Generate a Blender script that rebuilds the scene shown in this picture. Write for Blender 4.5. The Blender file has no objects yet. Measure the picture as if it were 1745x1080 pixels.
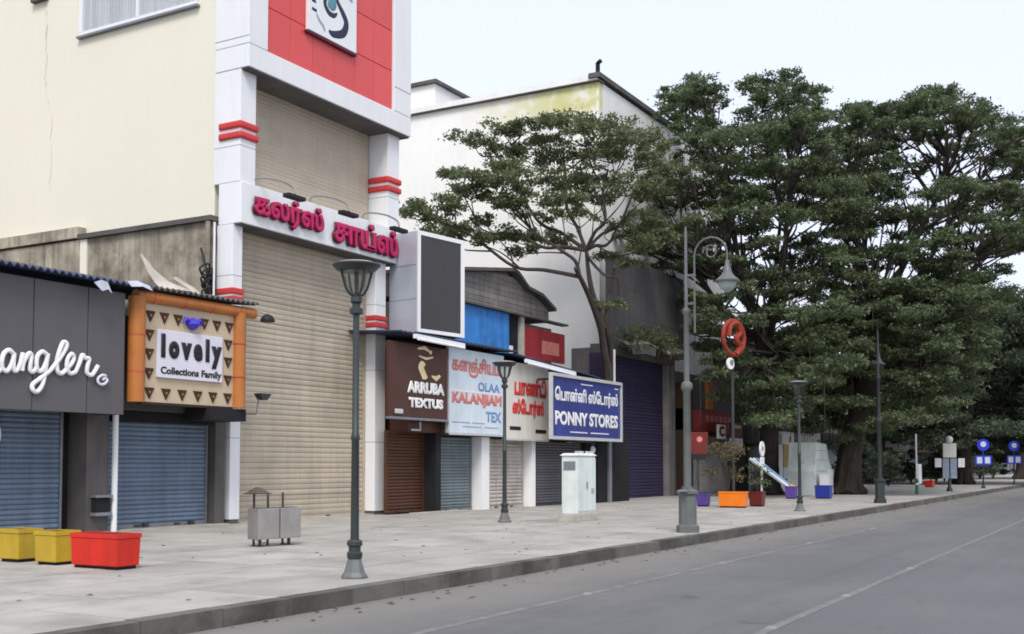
import bpy, math, random
import numpy as np
from mathutils import Vector

sc = bpy.context.scene
COL = sc.collection
R = math.radians

# ------------------------------------------------------------------ camera
cam = bpy.data.cameras.new('camera')
cam.sensor_fit = 'HORIZONTAL'; cam.sensor_width = 36.0
cam.lens = 39.51
cam.shift_y = 0.0907
cam.clip_end = 5000
cam_o = bpy.data.objects.new('camera', cam)
COL.objects.link(cam_o)
cam_o.location = (0, 0, 1.85)
cam_o.rotation_euler = (R(90 + 2.8), 0, R(29.6 - 90))
sc.camera = cam_o

# ------------------------------------------------------------------ light
SUN_ELEV, SUN_AZ = 52.0, 212.0        # direction the light comes from (azimuth counted from +X towards +Y)
world = bpy.data.worlds.new('World'); sc.world = world; world.use_nodes = True
wn, wl = world.node_tree.nodes, world.node_tree.links
bg = wn['Background']
sky = wn.new('ShaderNodeTexSky'); sky.sky_type = 'NISHITA'; sky.sun_disc = False
sky.sun_elevation = R(SUN_ELEV); sky.sun_rotation = R(90 - SUN_AZ)
sky.air_density = 1.0; sky.dust_density = 3.0; sky.ozone_density = 1.0
veil = wn.new('ShaderNodeMix'); veil.data_type = 'RGBA'
veil.inputs[0].default_value = 0.78
veil.inputs[7].default_value = (6.0, 6.3, 7.4, 1)      # thin bright overcast
wl.new(sky.outputs[0], veil.inputs[6]); wl.new(veil.outputs[2], bg.inputs[0])
bg.inputs[1].default_value = 0.1
sun = bpy.data.lights.new('sun', 'SUN'); sun.energy = 1.5; sun.angle = R(20); sun.color = (1, .96, .9)
sun_o = bpy.data.objects.new('sun', sun); COL.objects.link(sun_o)
dv = Vector((math.cos(R(SUN_AZ)) * math.cos(R(SUN_ELEV)), math.sin(R(SUN_AZ)) * math.cos(R(SUN_ELEV)), math.sin(R(SUN_ELEV))))
sun_o.rotation_euler = dv.to_track_quat('Z', 'Y').to_euler()
sun_o.location = (0, 0, 60)
sc.view_settings.view_transform = 'Standard'; sc.view_settings.look = 'None'
sc.view_settings.exposure = 0.84; sc.view_settings.gamma = 1.0
sc.view_settings.use_curve_mapping = False
sc.cycles.use_denoising = True
sc.cycles.max_bounces = 6
sc.cycles.filter_width = 1.8

# ------------------------------------------------------------------ materials
def M(name, rgb, rough=.65, var=.12, scale=2.5, bump=0.0, streak=0.0, rand=0.0, grime=None, grime_amt=0.0,
      metal=0.0, spec=.3, fine=0.0):
    m = bpy.data.materials.new(name); m.use_nodes = True
    nt = m.node_tree; N, L = nt.nodes, nt.links
    b = N['Principled BSDF']
    b.inputs['Roughness'].default_value = rough; b.inputs['Metallic'].default_value = metal
    b.inputs['Specular IOR Level'].default_value = spec
    geo = N.new('ShaderNodeNewGeometry')
    def noise(sc_, det=5, vec=None, rgh=.55):
        n = N.new('ShaderNodeTexNoise'); n.inputs['Scale'].default_value = sc_
        n.inputs['Detail'].default_value = det; n.inputs['Roughness'].default_value = rgh
        L.new(vec or geo.outputs['Position'], n.inputs['Vector']); return n
    def ramp(sock, lo, hi, a, c):
        r = N.new('ShaderNodeMapRange'); r.inputs[1].default_value = lo; r.inputs[2].default_value = hi
        r.inputs[3].default_value = a; r.inputs[4].default_value = c; L.new(sock, r.inputs[0]); return r.outputs[0]
    def mul(a, bb):
        x = N.new('ShaderNodeMath'); x.operation = 'MULTIPLY'; L.new(a, x.inputs[0]); L.new(bb, x.inputs[1]); return x.outputs[0]
    n1 = noise(scale)
    f = ramp(n1.outputs[0], .25, .75, 1 - var, 1 + var)
    if fine:
        f = mul(f, ramp(noise(60, 2).outputs[0], .25, .75, 1 - fine, 1 + fine))
    if streak:
        mp = N.new('ShaderNodeMapping'); mp.inputs['Scale'].default_value = (2.2, 2.2, .16)
        L.new(geo.outputs['Position'], mp.inputs['Vector'])
        f = mul(f, ramp(noise(1.6, 6, mp.outputs[0], .65).outputs[0], .45, .72, 1.0, 1 - streak))
    if rand:
        oi = N.new('ShaderNodeObjectInfo')
        f = mul(f, ramp(oi.outputs['Random'], 0, 1, 1 - rand, 1 + rand))
    col = N.new('ShaderNodeVectorMath'); col.operation = 'SCALE'
    col.inputs[0].default_value = rgb[:3]; L.new(f, col.inputs['Scale'])
    out = col.outputs[0]
    if grime:
        mx = N.new('ShaderNodeMix'); mx.data_type = 'RGBA'
        L.new(ramp(noise(.7, 8, None, .68).outputs[0], .48, .66, 0, grime_amt), mx.inputs[0])
        L.new(out, mx.inputs[6]); mx.inputs[7].default_value = (*grime, 1); out = mx.outputs[2]
    L.new(out, b.inputs['Base Color'])
    if bump:
        bp = N.new('ShaderNodeBump'); bp.inputs['Strength'].default_value = bump; bp.inputs['Distance'].default_value = .02
        L.new(noise(scale * 9, 6).outputs[0], bp.inputs['Height']); L.new(bp.outputs[0], b.inputs['Normal'])
    return m

def leaf_mat(name, c0, c1):
    m = bpy.data.materials.new(name); m.use_nodes = True
    N, L = m.node_tree.nodes, m.node_tree.links
    b = N['Principled BSDF']; b.inputs['Roughness'].default_value = .55; b.inputs['Specular IOR Level'].default_value = .25
    geo = N.new('ShaderNodeNewGeometry')
    cr = N.new('ShaderNodeValToRGB')
    cr.color_ramp.elements[0].color = (*c0, 1); cr.color_ramp.elements[1].color = (*c1, 1)
    e = cr.color_ramp.elements.new(.90); e.color = (*c1, 1); cr.color_ramp.elements[2].color = (c1[0] * 1.35, c1[1] * 1.1, c1[2] * .9, 1)
    n = N.new('ShaderNodeTexNoise'); n.inputs['Scale'].default_value = .55; n.inputs['Detail'].default_value = 2
    L.new(geo.outputs['Position'], n.inputs['Vector'])
    mx = N.new('ShaderNodeMath'); mx.operation = 'MULTIPLY_ADD'; mx.inputs[1].default_value = .55
    ad = N.new('ShaderNodeMath'); ad.operation = 'MULTIPLY'; ad.inputs[1].default_value = .55
    L.new(n.outputs[0], ad.inputs[0])
    L.new(geo.outputs['Random Per Island'], mx.inputs[0]); L.new(ad.outputs[0], mx.inputs[2])
    L.new(mx.outputs[0], cr.inputs[0]); L.new(cr.outputs[0], b.inputs['Base Color'])
    tr = N.new('ShaderNodeBsdfTranslucent'); L.new(cr.outputs[0], tr.inputs[0])
    ms = N.new('ShaderNodeMixShader'); ms.inputs[0].default_value = .38
    L.new(b.outputs[0], ms.inputs[1]); L.new(tr.outputs[0], ms.inputs[2])
    L.new(ms.outputs[0], N['Material Output'].inputs[0])
    return m

m_cream = M('cream_paint', (.76, .73, .605), .75, .025, .35, .04, streak=.012, grime=(.68, .645, .52), grime_amt=.25)
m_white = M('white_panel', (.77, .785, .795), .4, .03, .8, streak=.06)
m_whitewall = M('white_wall', (.82, .82, .805), .8, .04, .3, .05, streak=.07, grime=(.5, .49, .44), grime_amt=.2)
m_concrete = M('raw_concrete', (.36, .325, .25), .9, .42, 1.3, .5, streak=.6, grime=(.12, .10, .075), grime_amt=.95)
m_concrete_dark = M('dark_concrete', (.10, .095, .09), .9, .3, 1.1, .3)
m_redpanel = M('red_cladding', (.66, .075, .07), .35, .04, .6, rand=.05, spec=.4)
m_redband = M('red_band', (.55, .05, .05), .5, .1, 3)
m_bigshut = M('beige_slat', (.455, .395, .305), .6, .10, .5, rand=.06, streak=.16, grime=(.345, .305, .24), grime_amt=.55)
m_upshut = M('taupe_slat', (.48, .415, .325), .7, .08, 1.5, rand=.03, streak=.06, fine=.12)
m_blueshut = M('blue_grey_slat', (.145, .20, .275), .5, .16, .9, rand=.10, streak=.3, spec=.4)
m_greyshut = M('grey_slat', (.16, .20, .215), .5, .14, 1.0, rand=.10, streak=.25)
m_brownshut = M('rust_brown_slat', (.085, .036, .020), .6, .15, 1.2, rand=.12, streak=.25)
m_whiteshut = M('dirty_white_slat', (.50, .46, .42), .7, .14, 1.2, rand=.06, streak=.3, grime=(.24, .20, .17), grime_amt=.6)
m_darkshut = M('charcoal_slat', (.10, .10, .11), .5, .15, 1, rand=.12, streak=.2)
m_purpleshut = M('purple_slat', (.034, .028, .066), .6, .14, 1, rand=.06, streak=.25)
m_rail = M('grey_metal', (.22, .23, .25), .45, .15, 3, metal=.3)
m_darkrail = M('dark_metal', (.05, .052, .055), .5, .2, 3, metal=.2)
m_dark = M('dark_interior', (.015, .015, .017), .9, .2, 2)
m_greysign = M('charcoal_composite', (.105, .10, .105), .45, .05, .8, streak=.08, rand=.04)
m_letterwhite = M('white_letter', (.80, .80, .79), .45, .06, 3, streak=.1)
m_shopwall = M('grey_plaster', (.12, .11, .105), .85, .2, 1.2, .2, streak=.3)
m_orange_frame = M('orange_pipe', (.44, .155, .035), .45, .12, 2, spec=.4, streak=.1)
m_beige = M('beige_board', (.52, .42, .29), .7, .06, 2)
m_lilac = M('pale_lilac_board', (.66, .65, .72), .6, .05, 1.5)
m_black = M('black_print', (.016, .015, .018), .6, .1, 3)
m_darkbrown = M('dark_brown_print', (.045, .025, .015), .7, .2, 5)
m_blue_orn = M('blue_ornament', (.06, .05, .50), .4, .2, 6)
m_magenta = M('magenta_letter', (.50, .012, .10), .35, .05, 2)
m_maroon = M('dark_maroon', (.10, .008, .03), .5, .1, 2)  # backing and print tone, also the painted shade of the magenta letters
m_teal = M('teal_print', (.10, .25, .31), .5, .1, 6)
m_navyprint = M('navy_print', (.02, .025, .06), .5, .1, 4)
m_led = M('led_screen', (.045, .042, .042), .35, .04, 2, spec=.3)
m_ledbox = M('silver_cladding', (.47, .50, .57), .35, .04, .7, metal=.25)
m_brownsign = M('brown_board', (.075, .03, .02), .45, .12, 1.5)
m_gold = M('cream_gold', (.80, .66, .38), .4, .12, 8)
m_flex = M('pale_blue_flex', (.62, .70, .76), .5, .10, 1.0, streak=.1)
m_flex2 = M('pale_cream_flex', (.68, .66, .58), .5, .06, 1.2, streak=.12)
m_redprint = M('red_print', (.58, .045, .04), .5, .1, 4)
m_redfade = M('faded_red_print', (.60, .20, .17), .6, .2, 4)
m_blueprint = M('blue_print', (.16, .28, .50), .6, .2, 4)
m_greyprint = M('grey_print', (.28, .33, .40), .6, .2, 4)
m_ponny = M('royal_blue_flex', (.035, .05, .22), .45, .3, .6, streak=.3)
m_frame = M('aluminium_frame', (.55, .56, .55), .4, .1, 3, metal=.2)
m_tube = M('white_tube_fitting', (.80, .81, .83), .35, .03, 3)
m_sheetblue = M('blue_painted_sheet', (.05, .24, .62), .5, .2, 2.2, streak=.3, grime=(.03, .10, .30), grime_amt=.5)
m_sheetred = M('red_painted_sheet', (.33, .035, .04), .5, .2, 2.0, streak=.3)
m_timber = M('weathered_boards', (.21, .195, .18), .9, .25, 1.4, .4, rand=.12, streak=.35)
m_roof = M('old_roof_sheet', (.10, .095, .09), .8, .25, 2, .3)
m_roofblue = M('navy_roof_sheet', (.05, .06, .11), .5, .25, 2)
m_tarp = M('torn_pale_sheet', (.62, .58, .50), .7, .15, 3)
m_tarpgrey = M('silver_foil_sheet', (.50, .52, .60), .4, .2, 5)
m_greyclad = M('grey_cladding', (.13, .127, .128), .75, .12, .8, streak=.3)
m_lamp = M('dark_grey_green_paint', (.036, .044, .044), .45, .15, 4, metal=.2, spec=.45)
m_lampmid = M('grey_paint', (.14, .15, .145), .5, .15, 4, metal=.2)
m_lampcap = M('lamp_top_paint', (.26, .26, .255), .5, .1, 4)
m_bin = M('brushed_steel', (.36, .34, .32), .38, .12, 3, metal=.55, streak=.15)
m_bindark = M('dark_steel', (.09, .08, .065), .5, .15, 4, metal=.3)
m_cab = M('pale_green_enamel', (.66, .72, .69), .5, .06, 1.5, streak=.25, grime=(.35, .35, .30), grime_amt=.4)
m_plinth = M('stained_plinth', (.40, .38, .33), .85, .25, 3, .3)
m_yellow = M('yellow_grp', (.50, .335, .025), .45, .10, 2.5, streak=.15, grime=(.30, .20, .03), grime_amt=.35)
m_red = M('red_grp', (.60, .025, .012), .5, .12, 2.5, streak=.2, grime=(.36, .03, .02), grime_amt=.5)
m_orange = M('orange_grp', (.80, .20, .015), .45, .08, 2.5)
m_purple = M('purple_grp', (.10, .055, .28), .45, .12, 2.5)
m_dkred = M('dark_red_grp', (.13, .018, .014), .5, .12, 2.5)
m_bluegrp = M('blue_grp', (.02, .035, .26), .45, .12, 2.5)
m_soil = M('soil', (.05, .035, .025), .95, .3, 8, .5)
m_bark = M('bark', (.060, .050, .042), .95, .3, 2.2, .6)
m_bark2 = M('dark_bark', (.045, .036, .030), .95, .3, 2.0, .6)
m_leaf1 = leaf_mat('rain_tree_leaf', (.044, .064, .032), (.20, .235, .118))
m_leaf2 = leaf_mat('dark_rain_tree_leaf', (.036, .058, .032), (.178, .225, .112))
m_leafdry = leaf_mat('dry_olive_leaf', (.05, .04, .02), (.20, .17, .09))
m_leaf3 = leaf_mat('far_rain_tree_leaf', (.034, .052, .038), (.125, .160, .095))
m_glass = M('window_glass', (.42, .46, .52), .12, .05, 1, spec=.6)
m_blind = M('window_blind', (.66, .66, .70), .6, .04, 2, rand=.12)
m_lampglass = bpy.data.materials.new('clear_glass'); m_lampglass.use_nodes = True
_n, _l = m_lampglass.node_tree.nodes, m_lampglass.node_tree.links
_t = _n.new('ShaderNodeBsdfTransparent'); _g = _n.new('ShaderNodeBsdfGlossy'); _g.inputs['Roughness'].default_value = .1
_x = _n.new('ShaderNodeMixShader'); _x.inputs[0].default_value = .10; _t.inputs[0].default_value = (.93, .94, .93, 1)
_l.new(_t.outputs[0], _x.inputs[1]); _l.new(_g.outputs[0], _x.inputs[2]); _l.new(_x.outputs[0], _n['Material Output'].inputs[0])
m_opal = M('opal_glass', (.36, .41, .39), .25, .05, 5)

# ground materials
def road_mat():
    m = M('asphalt', (.122, .123, .126), .88, .10, .35, .5, fine=.25)
    N, L = m.node_tree.nodes, m.node_tree.links; b = N['Principled BSDF']; src = b.inputs['Base Color'].links[0].from_socket
    geo = N.new('ShaderNodeNewGeometry'); sp = N.new('ShaderNodeSeparateXYZ'); L.new(geo.outputs['Position'], sp.inputs[0])
    def nz(scale, mapsc=None, det=6, rg=.6):
        n = N.new('ShaderNodeTexNoise'); n.inputs['Scale'].default_value = scale; n.inputs['Detail'].default_value = det; n.inputs['Roughness'].default_value = rg
        if mapsc:
            mp = N.new('ShaderNodeMapping'); mp.inputs['Scale'].default_value = mapsc; L.new(geo.outputs['Position'], mp.inputs[0]); L.new(mp.outputs[0], n.inputs['Vector'])
        else: L.new(geo.outputs['Position'], n.inputs['Vector'])
        return n.outputs[0]
    def rg(s, a, c, d, e):
        r = N.new('ShaderNodeMapRange'); r.inputs[1].default_value = a; r.inputs[2].default_value = c; r.inputs[3].default_value = d; r.inputs[4].default_value = e
        L.new(s, r.inputs[0]); return r.outputs[0]
    def mm(op, a, c):
        x = N.new('ShaderNodeMath'); x.operation = op
        for i_, v in enumerate((a, c)):
            if isinstance(v, (int, float)): x.inputs[i_].default_value = v
            else: L.new(v, x.inputs[i_])
        return x.outputs[0]
    def mix(f, a, col):
        x = N.new('ShaderNodeMix'); x.data_type = 'RGBA'; L.new(f, x.inputs[0]); L.new(a, x.inputs[6]); x.inputs[7].default_value = (*col, 1); return x.outputs[2]
    # wheel tracks polished darker along the street, pale dust gathering by the kerb, odd oil spots and cracks
    out = mix(rg(nz(.9, (.05, 1.3, 1)), .48, .68, 0, .55), src, (.092, .093, .096))
    out = mix(rg(nz(.55, (.25, .6, 1), 8, .7), .50, .66, 0, .6), out, (.152, .150, .146))
    dust = mm('ADD', sp.outputs[1], rg(nz(.5, (.5, 1, 1), 7, .7), 0, 1, -2.0, 2.0))
    out = mix(rg(dust, 6.2, 8.6, 0, .85), out, (.19, .18, .162))
    out = mix(rg(nz(1.1, None, 3), .66, .72, 0, .6), out, (.07, .07, .07))
    v = N.new('ShaderNodeTexVoronoi'); v.feature = 'DISTANCE_TO_EDGE'; v.inputs['Scale'].default_value = .33
    wv = N.new('ShaderNodeVectorMath'); wv.operation = 'ADD'; L.new(geo.outputs['Position'], wv.inputs[0])
    nv = N.new('ShaderNodeTexNoise'); nv.inputs['Scale'].default_value = 1.2; nv.inputs['Detail'].default_value = 5; L.new(geo.outputs['Position'], nv.inputs['Vector']); L.new(nv.outputs['Color'], wv.inputs[1])
    L.new(wv.outputs[0], v.inputs['Vector'])
    crack = mm('MULTIPLY', rg(v.outputs['Distance'], .003, .010, 1, 0), rg(nz(.3, None, 2), .54, .62, 0, .35))
    out = mix(crack, out, (.07, .07, .07))
    L.new(out, b.inputs['Base Color'])
    return m
m_asphalt = road_mat()
m_paint = M('worn_road_paint', (.170, .169, .166), .85, .2, 5.0, grime=(.128, .128, .13), grime_amt=1.0)
for _nd in m_paint.node_tree.nodes:
    if _nd.type == 'TEX_NOISE' and abs(_nd.inputs['Scale'].default_value - .7) < .01: _nd.inputs['Scale'].default_value = 2.6
m_slab = M('granite_paving', (.355, .340, .308), .75, .16, .9, .25, rand=.08, grime=(.225, .213, .19), grime_amt=.75, fine=.10)
m_bed = M('paving_bed', (.13, .125, .115), .95, .2, 3)
m_kerb = M('kerb_stone', (.115, .108, .095), .9, .28, 1.6, .4, rand=.22, grime=(.045, .042, .036), grime_amt=.85)
m_ground = M('bare_ground', (.20, .18, .15), .95, .2, .1)

# ------------------------------------------------------------------ mesh helpers
class MB:
    def __init__(s): s.v = []; s.f = []
    def box(s, x0, x1, y0, y1, z0, z1):
        n = len(s.v)
        s.v += [(x0, y0, z0), (x1, y0, z0), (x1, y1, z0), (x0, y1, z0), (x0, y0, z1), (x1, y0, z1), (x1, y1, z1), (x0, y1, z1)]
        s.f += [tuple(n + i for i in q) for q in ((0, 3, 2, 1), (4, 5, 6, 7), (0, 1, 5, 4), (1, 2, 6, 5), (2, 3, 7, 6), (3, 0, 4, 7))]
        return s
    def frustum(s, cx, cy, z0, z1, w0, d0, w1, d1):
        n = len(s.v)
        for (w, d, z) in ((w0, d0, z0), (w1, d1, z1)):
            s.v += [(cx - w / 2, cy - d / 2, z), (cx + w / 2, cy - d / 2, z), (cx + w / 2, cy + d / 2, z), (cx - w / 2, cy + d / 2, z)]
        s.f += [tuple(n + i for i in q) for q in ((0, 3, 2, 1), (4, 5, 6, 7), (0, 1, 5, 4), (1, 2, 6, 5), (2, 3, 7, 6), (3, 0, 4, 7))]
        return s
    def lathe(s, cx, cy, prof, n=16, close=True):
        b = len(s.v)
        for r, z in prof:
            for i in range(n):
                a = 2 * math.pi * (i + .5) / n
                s.v.append((cx + r * math.cos(a), cy + r * math.sin(a), z))
        for k in range(len(prof) - 1):
            for i in range(n):
                j = (i + 1) % n
                s.f.append((b + k * n + i, b + k * n + j, b + (k + 1) * n + j, b + (k + 1) * n + i))
        if close:
            s.f.append(tuple(b + i for i in range(n - 1, -1, -1)))
            t = b + (len(prof) - 1) * n
            s.f.append(tuple(t + i for i in range(n)))
        return s
    def tube(s, pts, rad, n=8, cap=True):
        P = [Vector(p) for p in pts]
        if not hasattr(rad, '__len__'): rad = [rad] * len(P)
        b = len(s.v); up = None
        for k, p in enumerate(P):
            t = (P[min(k + 1, len(P) - 1)] - P[max(k - 1, 0)])
            if t.length < 1e-7: t = Vector((0, 0, 1))
            t.normalize()
            if up is None:
                up = Vector((0, 0, 1)) if abs(t.z) < .9 else Vector((1, 0, 0))
            u = t.cross(up)
            if u.length < 1e-5: u = t.orthogonal()
            u.normalize(); w = u.cross(t); w.normalize(); up = w
            for i in range(n):
                a = 2 * math.pi * i / n
                q = p + (u * math.cos(a) + w * math.sin(a)) * rad[k]
                s.v.append(tuple(q))
        for k in range(len(P) - 1):
            for i in range(n):
                j = (i + 1) % n
                s.f.append((b + k * n + i, b + (k + 1) * n + i, b + (k + 1) * n + j, b + k * n + j))
        if cap:
            s.f.append(tuple(b + i for i in range(n)))
            t = b + (len(P) - 1) * n
            s.f.append(tuple(t + i for i in range(n - 1, -1, -1)))
        return s
    def prism_xz(s, poly, y0, y1):          # polygon given as (x, z), extruded along y
        n = len(s.v); k = len(poly)
        s.v += [(x, y0, z) for x, z in poly] + [(x, y1, z) for x, z in poly]
        s.f.append(tuple(n + i for i in range(k))); s.f.append(tuple(n + k + i for i in range(k - 1, -1, -1)))
        for i in range(k):
            j = (i + 1) % k
            s.f.append((n + i, n + k + i, n + k + j, n + j))
        return s
    def sheet(s, grid, th=(0, 0, .02)):      # grid of points [row][col] -> thin solid sheet
        n = len(s.v); r, c = len(grid), len(grid[0])
        for row in grid: s.v += [tuple(p) for p in row]
        for row in grid: s.v += [(p[0] + th[0], p[1] + th[1], p[2] + th[2]) for p in row]
        o = r * c
        for i in range(r - 1):
            for j in range(c - 1):
                a, b_, d, e = i * c + j, i * c + j + 1, (i + 1) * c + j + 1, (i + 1) * c + j
                s.f.append((n + a, n + b_, n + d, n + e)); s.f.append((n + o + e, n + o + d, n + o + b_, n + o + a))
        for j in range(c - 1):
            for i in (0, r - 1):
                a, b_ = i * c + j, i * c + j + 1
                s.f.append((n + a, n + o + a, n + o + b_, n + b_))
        for i in range(r - 1):
            for j in (0, c - 1):
                a, b_ = i * c + j, (i + 1) * c + j
                s.f.append((n + a, n + b_, n + o + b_, n + o + a))
        return s

ORG = {}
def mesh_of(mb, name, mat, off=(0, 0, 0), smooth=False):
    me = bpy.data.meshes.new(name)
    me.from_pydata([(x - off[0], y - off[1], z - off[2]) for x, y, z in mb.v], [], mb.f)
    if mat: me.materials.append(mat)
    if smooth:
        me.shade_smooth(); me.set_sharp_from_angle(angle=R(40))
    me.update(); return me
def tag(o, label=None, cat=None, group=None, kind=None):
    if label: o['label'] = label
    if cat: o['category'] = cat
    if group: o['group'] = group
    if kind: o['kind'] = kind
    return o
def thing(name, label, cat, loc, group=None):
    o = bpy.data.objects.new(name, None); COL.objects.link(o); o.location = loc
    o.empty_display_size = .3; ORG[o.name] = Vector(loc)
    return tag(o, label, cat, group)
def part(name, mb, mat, parent, smooth=False, bevel=0.0, label=None):
    og = ORG[parent.name]
    o = bpy.data.objects.new(name, mesh_of(mb, name, mat, og, smooth)); COL.objects.link(o)
    o.parent = parent; ORG[o.name] = og
    if bevel:
        md = o.modifiers.new('edge', 'BEVEL'); md.width = bevel; md.segments = 2; md.limit_method = 'ANGLE'
    if label: o['label'] = label
    return o
def solo(name, mb, mat, label=None, cat=None, group=None, kind=None, smooth=False, bevel=0.0):
    xs = [v[0] for v in mb.v]; ys = [v[1] for v in mb.v]; zs = [v[2] for v in mb.v]
    og = Vector(((min(xs) + max(xs)) / 2, (min(ys) + max(ys)) / 2, min(zs)))
    if kind == 'structure': og = Vector((0, 0, 0))
    o = bpy.data.objects.new(name, mesh_of(mb, name, mat, og, smooth)); COL.objects.link(o)
    o.location = og; ORG[o.name] = og
    if bevel:
        md = o.modifiers.new('edge', 'BEVEL'); md.width = bevel; md.segments = 2; md.limit_method = 'ANGLE'
    return tag(o, label, cat, group, kind)
def kids(o): return [c for c in COL.objects if c.parent == o]
def copy_tree(o, loc=None, rz=None, label=None, parent=None):
    c = o.copy(); COL.objects.link(c)
    if parent is not None: c.parent = parent
    if loc is not None: c.location = loc
    if rz is not None: c.rotation_euler = (0, 0, rz)
    if label: c['label'] = label
    ORG[c.name] = c.location.copy()
    for ch in kids(o): copy_tree(ch, parent=c)
    return c
def bx(*a): return MB().box(*a)

def text(name, body, x0, x1, z0, z1, y, mat, parent, bold=.0, depth=.02, side=None):
    cu = bpy.data.curves.new('txt', 'FONT'); cu.body = body; cu.size = 1; cu.resolution_u = 3
    cu.extrude = .02; cu.bevel_depth = bold; cu.bevel_resolution = 0
    to = bpy.data.objects.new('txt', cu); COL.objects.link(to)
    dg = bpy.context.evaluated_depsgraph_get()
    me = bpy.data.meshes.new_from_object(to.evaluated_get(dg))
    bpy.data.objects.remove(to); bpy.data.curves.remove(cu)
    n = len(me.vertices); co = np.empty(n * 3, 'f'); me.vertices.foreach_get('co', co); co = co.reshape(-1, 3)
    lo, hi = co.min(0), co.max(0); og = ORG[parent.name]
    u = (co - lo) / np.maximum(hi - lo, 1e-6)
    new = np.stack([x0 + u[:, 0] * (x1 - x0) - og.x, y - u[:, 2] * depth - og.y, z0 + u[:, 1] * (z1 - z0) - og.z], 1)
    me.vertices.foreach_set('co', new.astype('f').ravel()); me.materials.clear(); me.materials.append(mat); me.update()
    me.name = name
    o = bpy.data.objects.new(name, me); COL.objects.link(o); o.parent = parent; ORG[o.name] = og
    return o

def smooth_path(P, k=5):
    P = [Vector(p) for p in P]; out = []
    for i in range(len(P) - 1):
        p0, p1, p2, p3 = P[max(i - 1, 0)], P[i], P[i + 1], P[min(i + 2, len(P) - 1)]
        for j in range(k):
            t = j / k
            out.append(.5 * ((2 * p1) + (p2 - p0) * t + (2 * p0 - 5 * p1 + 4 * p2 - p3) * t * t + (3 * p1 - p0 - 3 * p2 + p3) * t ** 3))
    out.append(P[-1]); return out

def slat_mesh(w, pitch, deep, mat):
    pr = [(0, 0), (-deep * .55, pitch * .10), (-deep, pitch * .32), (-deep, pitch * .62), (-deep * .5, pitch * .88), (0, pitch * .97)]
    mb = MB(); k = len(pr)
    mb.v = [(0, y, z) for y, z in pr] + [(w, y, z) for y, z in pr]
    for i in range(k - 1): mb.f.append((i, k + i, k + i + 1, i + 1))
    mb.f.append((k - 1, 2 * k - 1, k, 0))
    mb.f.append(tuple(range(k))); mb.f.append(tuple(range(2 * k - 1, k - 1, -1)))
    return mesh_of(mb, 'slat', mat)

def roller_shutter(parent, x0, x1, z0, z1, y, pitch, mat, rail=None, deep=.035, rails=True, label=None, name='roller_shutter'):
    mb = bx(x0, x1, y, y + .03, z0, z1)
    if rails:
        mb.box(x0 - .07, x0, y - .07, y + .03, z0, z1); mb.box(x1, x1 + .07, y - .07, y + .03, z0, z1)
    mb.box(x0, x1, y - .05, y - .001, z0, z0 + .09)
    sh = part(name, mb, rail or m_rail, parent, label=label)
    og = ORG[parent.name]
    for hx in (x0 + (x1 - x0) * .3, x0 + (x1 - x0) * .7):
        part('pull_handle', bx(hx - .09, hx + .09, y - .10, y - .051, z0 + .03, z0 + .07), m_darkrail, sh)
    n = int((z1 - z0 - .1) / pitch); p = (z1 - z0 - .1) / n
    sm = slat_mesh(x1 - x0 - .01, p, deep, mat)
    for i in range(n):
        o = bpy.data.objects.new('slat', sm); COL.objects.link(o); o.parent = sh
        o.location = (x0 + .005 - og.x, y - .002 - og.y - random.choice((0, 0, 0, .006, .012)) * (deep > .015), z0 + .1 + i * p - og.z)
        o.rotation_euler = (random.uniform(-.03, .03) if deep > .015 else 0, 0, random.uniform(-.0012, .0012))
    return sh

# ================================================================== SETTING
PAVE_Z = .20; KERB_Y = 9.24
solo('ground', bx(-900, 2000, -900, 2000, -.5, -.03), m_ground, kind='structure')
solo('road', bx(-40, 420, -26, KERB_Y + .02, -.3, 0), m_asphalt, kind='structure')
rd = bpy.data.objects['road']
part('edge_line', bx(-40, 300, 6.98, 7.12, .0005, .005), m_paint, rd)
part('lane_line', bx(-10, 200, 3.72, 3.84, .0005, .005), m_paint, rd)
stud = MB(); stud.frustum(0, 0, 0, .022, .12, .12, .07, .07)
stud_me = mesh_of(stud, 'road_stud', m_letterwhite)
m_stud = M('worn_stud', (.22, .22, .215), .7, .1, 5)
ORD = ['nearest', 'second nearest', 'third nearest', 'fourth nearest', 'fifth nearest']
stud_me.materials.clear(); stud_me.materials.append(m_stud)
for yy, nm, xs in ((7.05, 'line beside the kerb', (9.3, 14.6, 20.4, 26.6, 33.5)), (3.78, 'middle lane line', (5.9, 9.2, 12.6, 16.2, 21.0))):
    for k, x in enumerate(xs):
        o = bpy.data.objects.new('road_stud', stud_me); COL.objects.link(o); o.location = (x, yy, .005)
        tag(o, '%s small pale road stud on the worn %s' % (ORD[k], nm), 'road stud', 'road studs on the %s' % nm)

pav = solo('pavement', bx(-10, 320, KERB_Y + .25, 23.2, -.2, PAVE_Z - .025), m_bed, kind='structure')
random.seed(11)
sx, sy = 2.4, 1.62
slab_mb = MB(); slab_mb.frustum(sx / 2, sy / 2, 0, .05, sx - .018, sy - .018, sx - .034, sy - .034)
slab_me = mesh_of(slab_mb, 'paving_slab', m_slab)
cnt = 0
far_slabs = MB()
for j in range(8):
    off = random.uniform(0, sx)
    for i in range(130):
        x = 2.4 - off + i * sx; y = KERB_Y + .26 + j * sy
        if y > 22.3: continue
        if i < 36:
            o = bpy.data.objects.new('paving_slab', slab_me); COL.objects.link(o); o.parent = pav
            o.location = (x, y, PAVE_Z - .05 + random.uniform(-.003, .003)); cnt += 1
        else:
            far_slabs.frustum(x + sx / 2, y + sy / 2, PAVE_Z - .05, PAVE_Z, sx - .012, sy - .012, sx - .022, sy - .022)
fs = part('far_paving_slabs', far_slabs, m_slab, pav); fs['kind'] = 'stuff'

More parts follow.
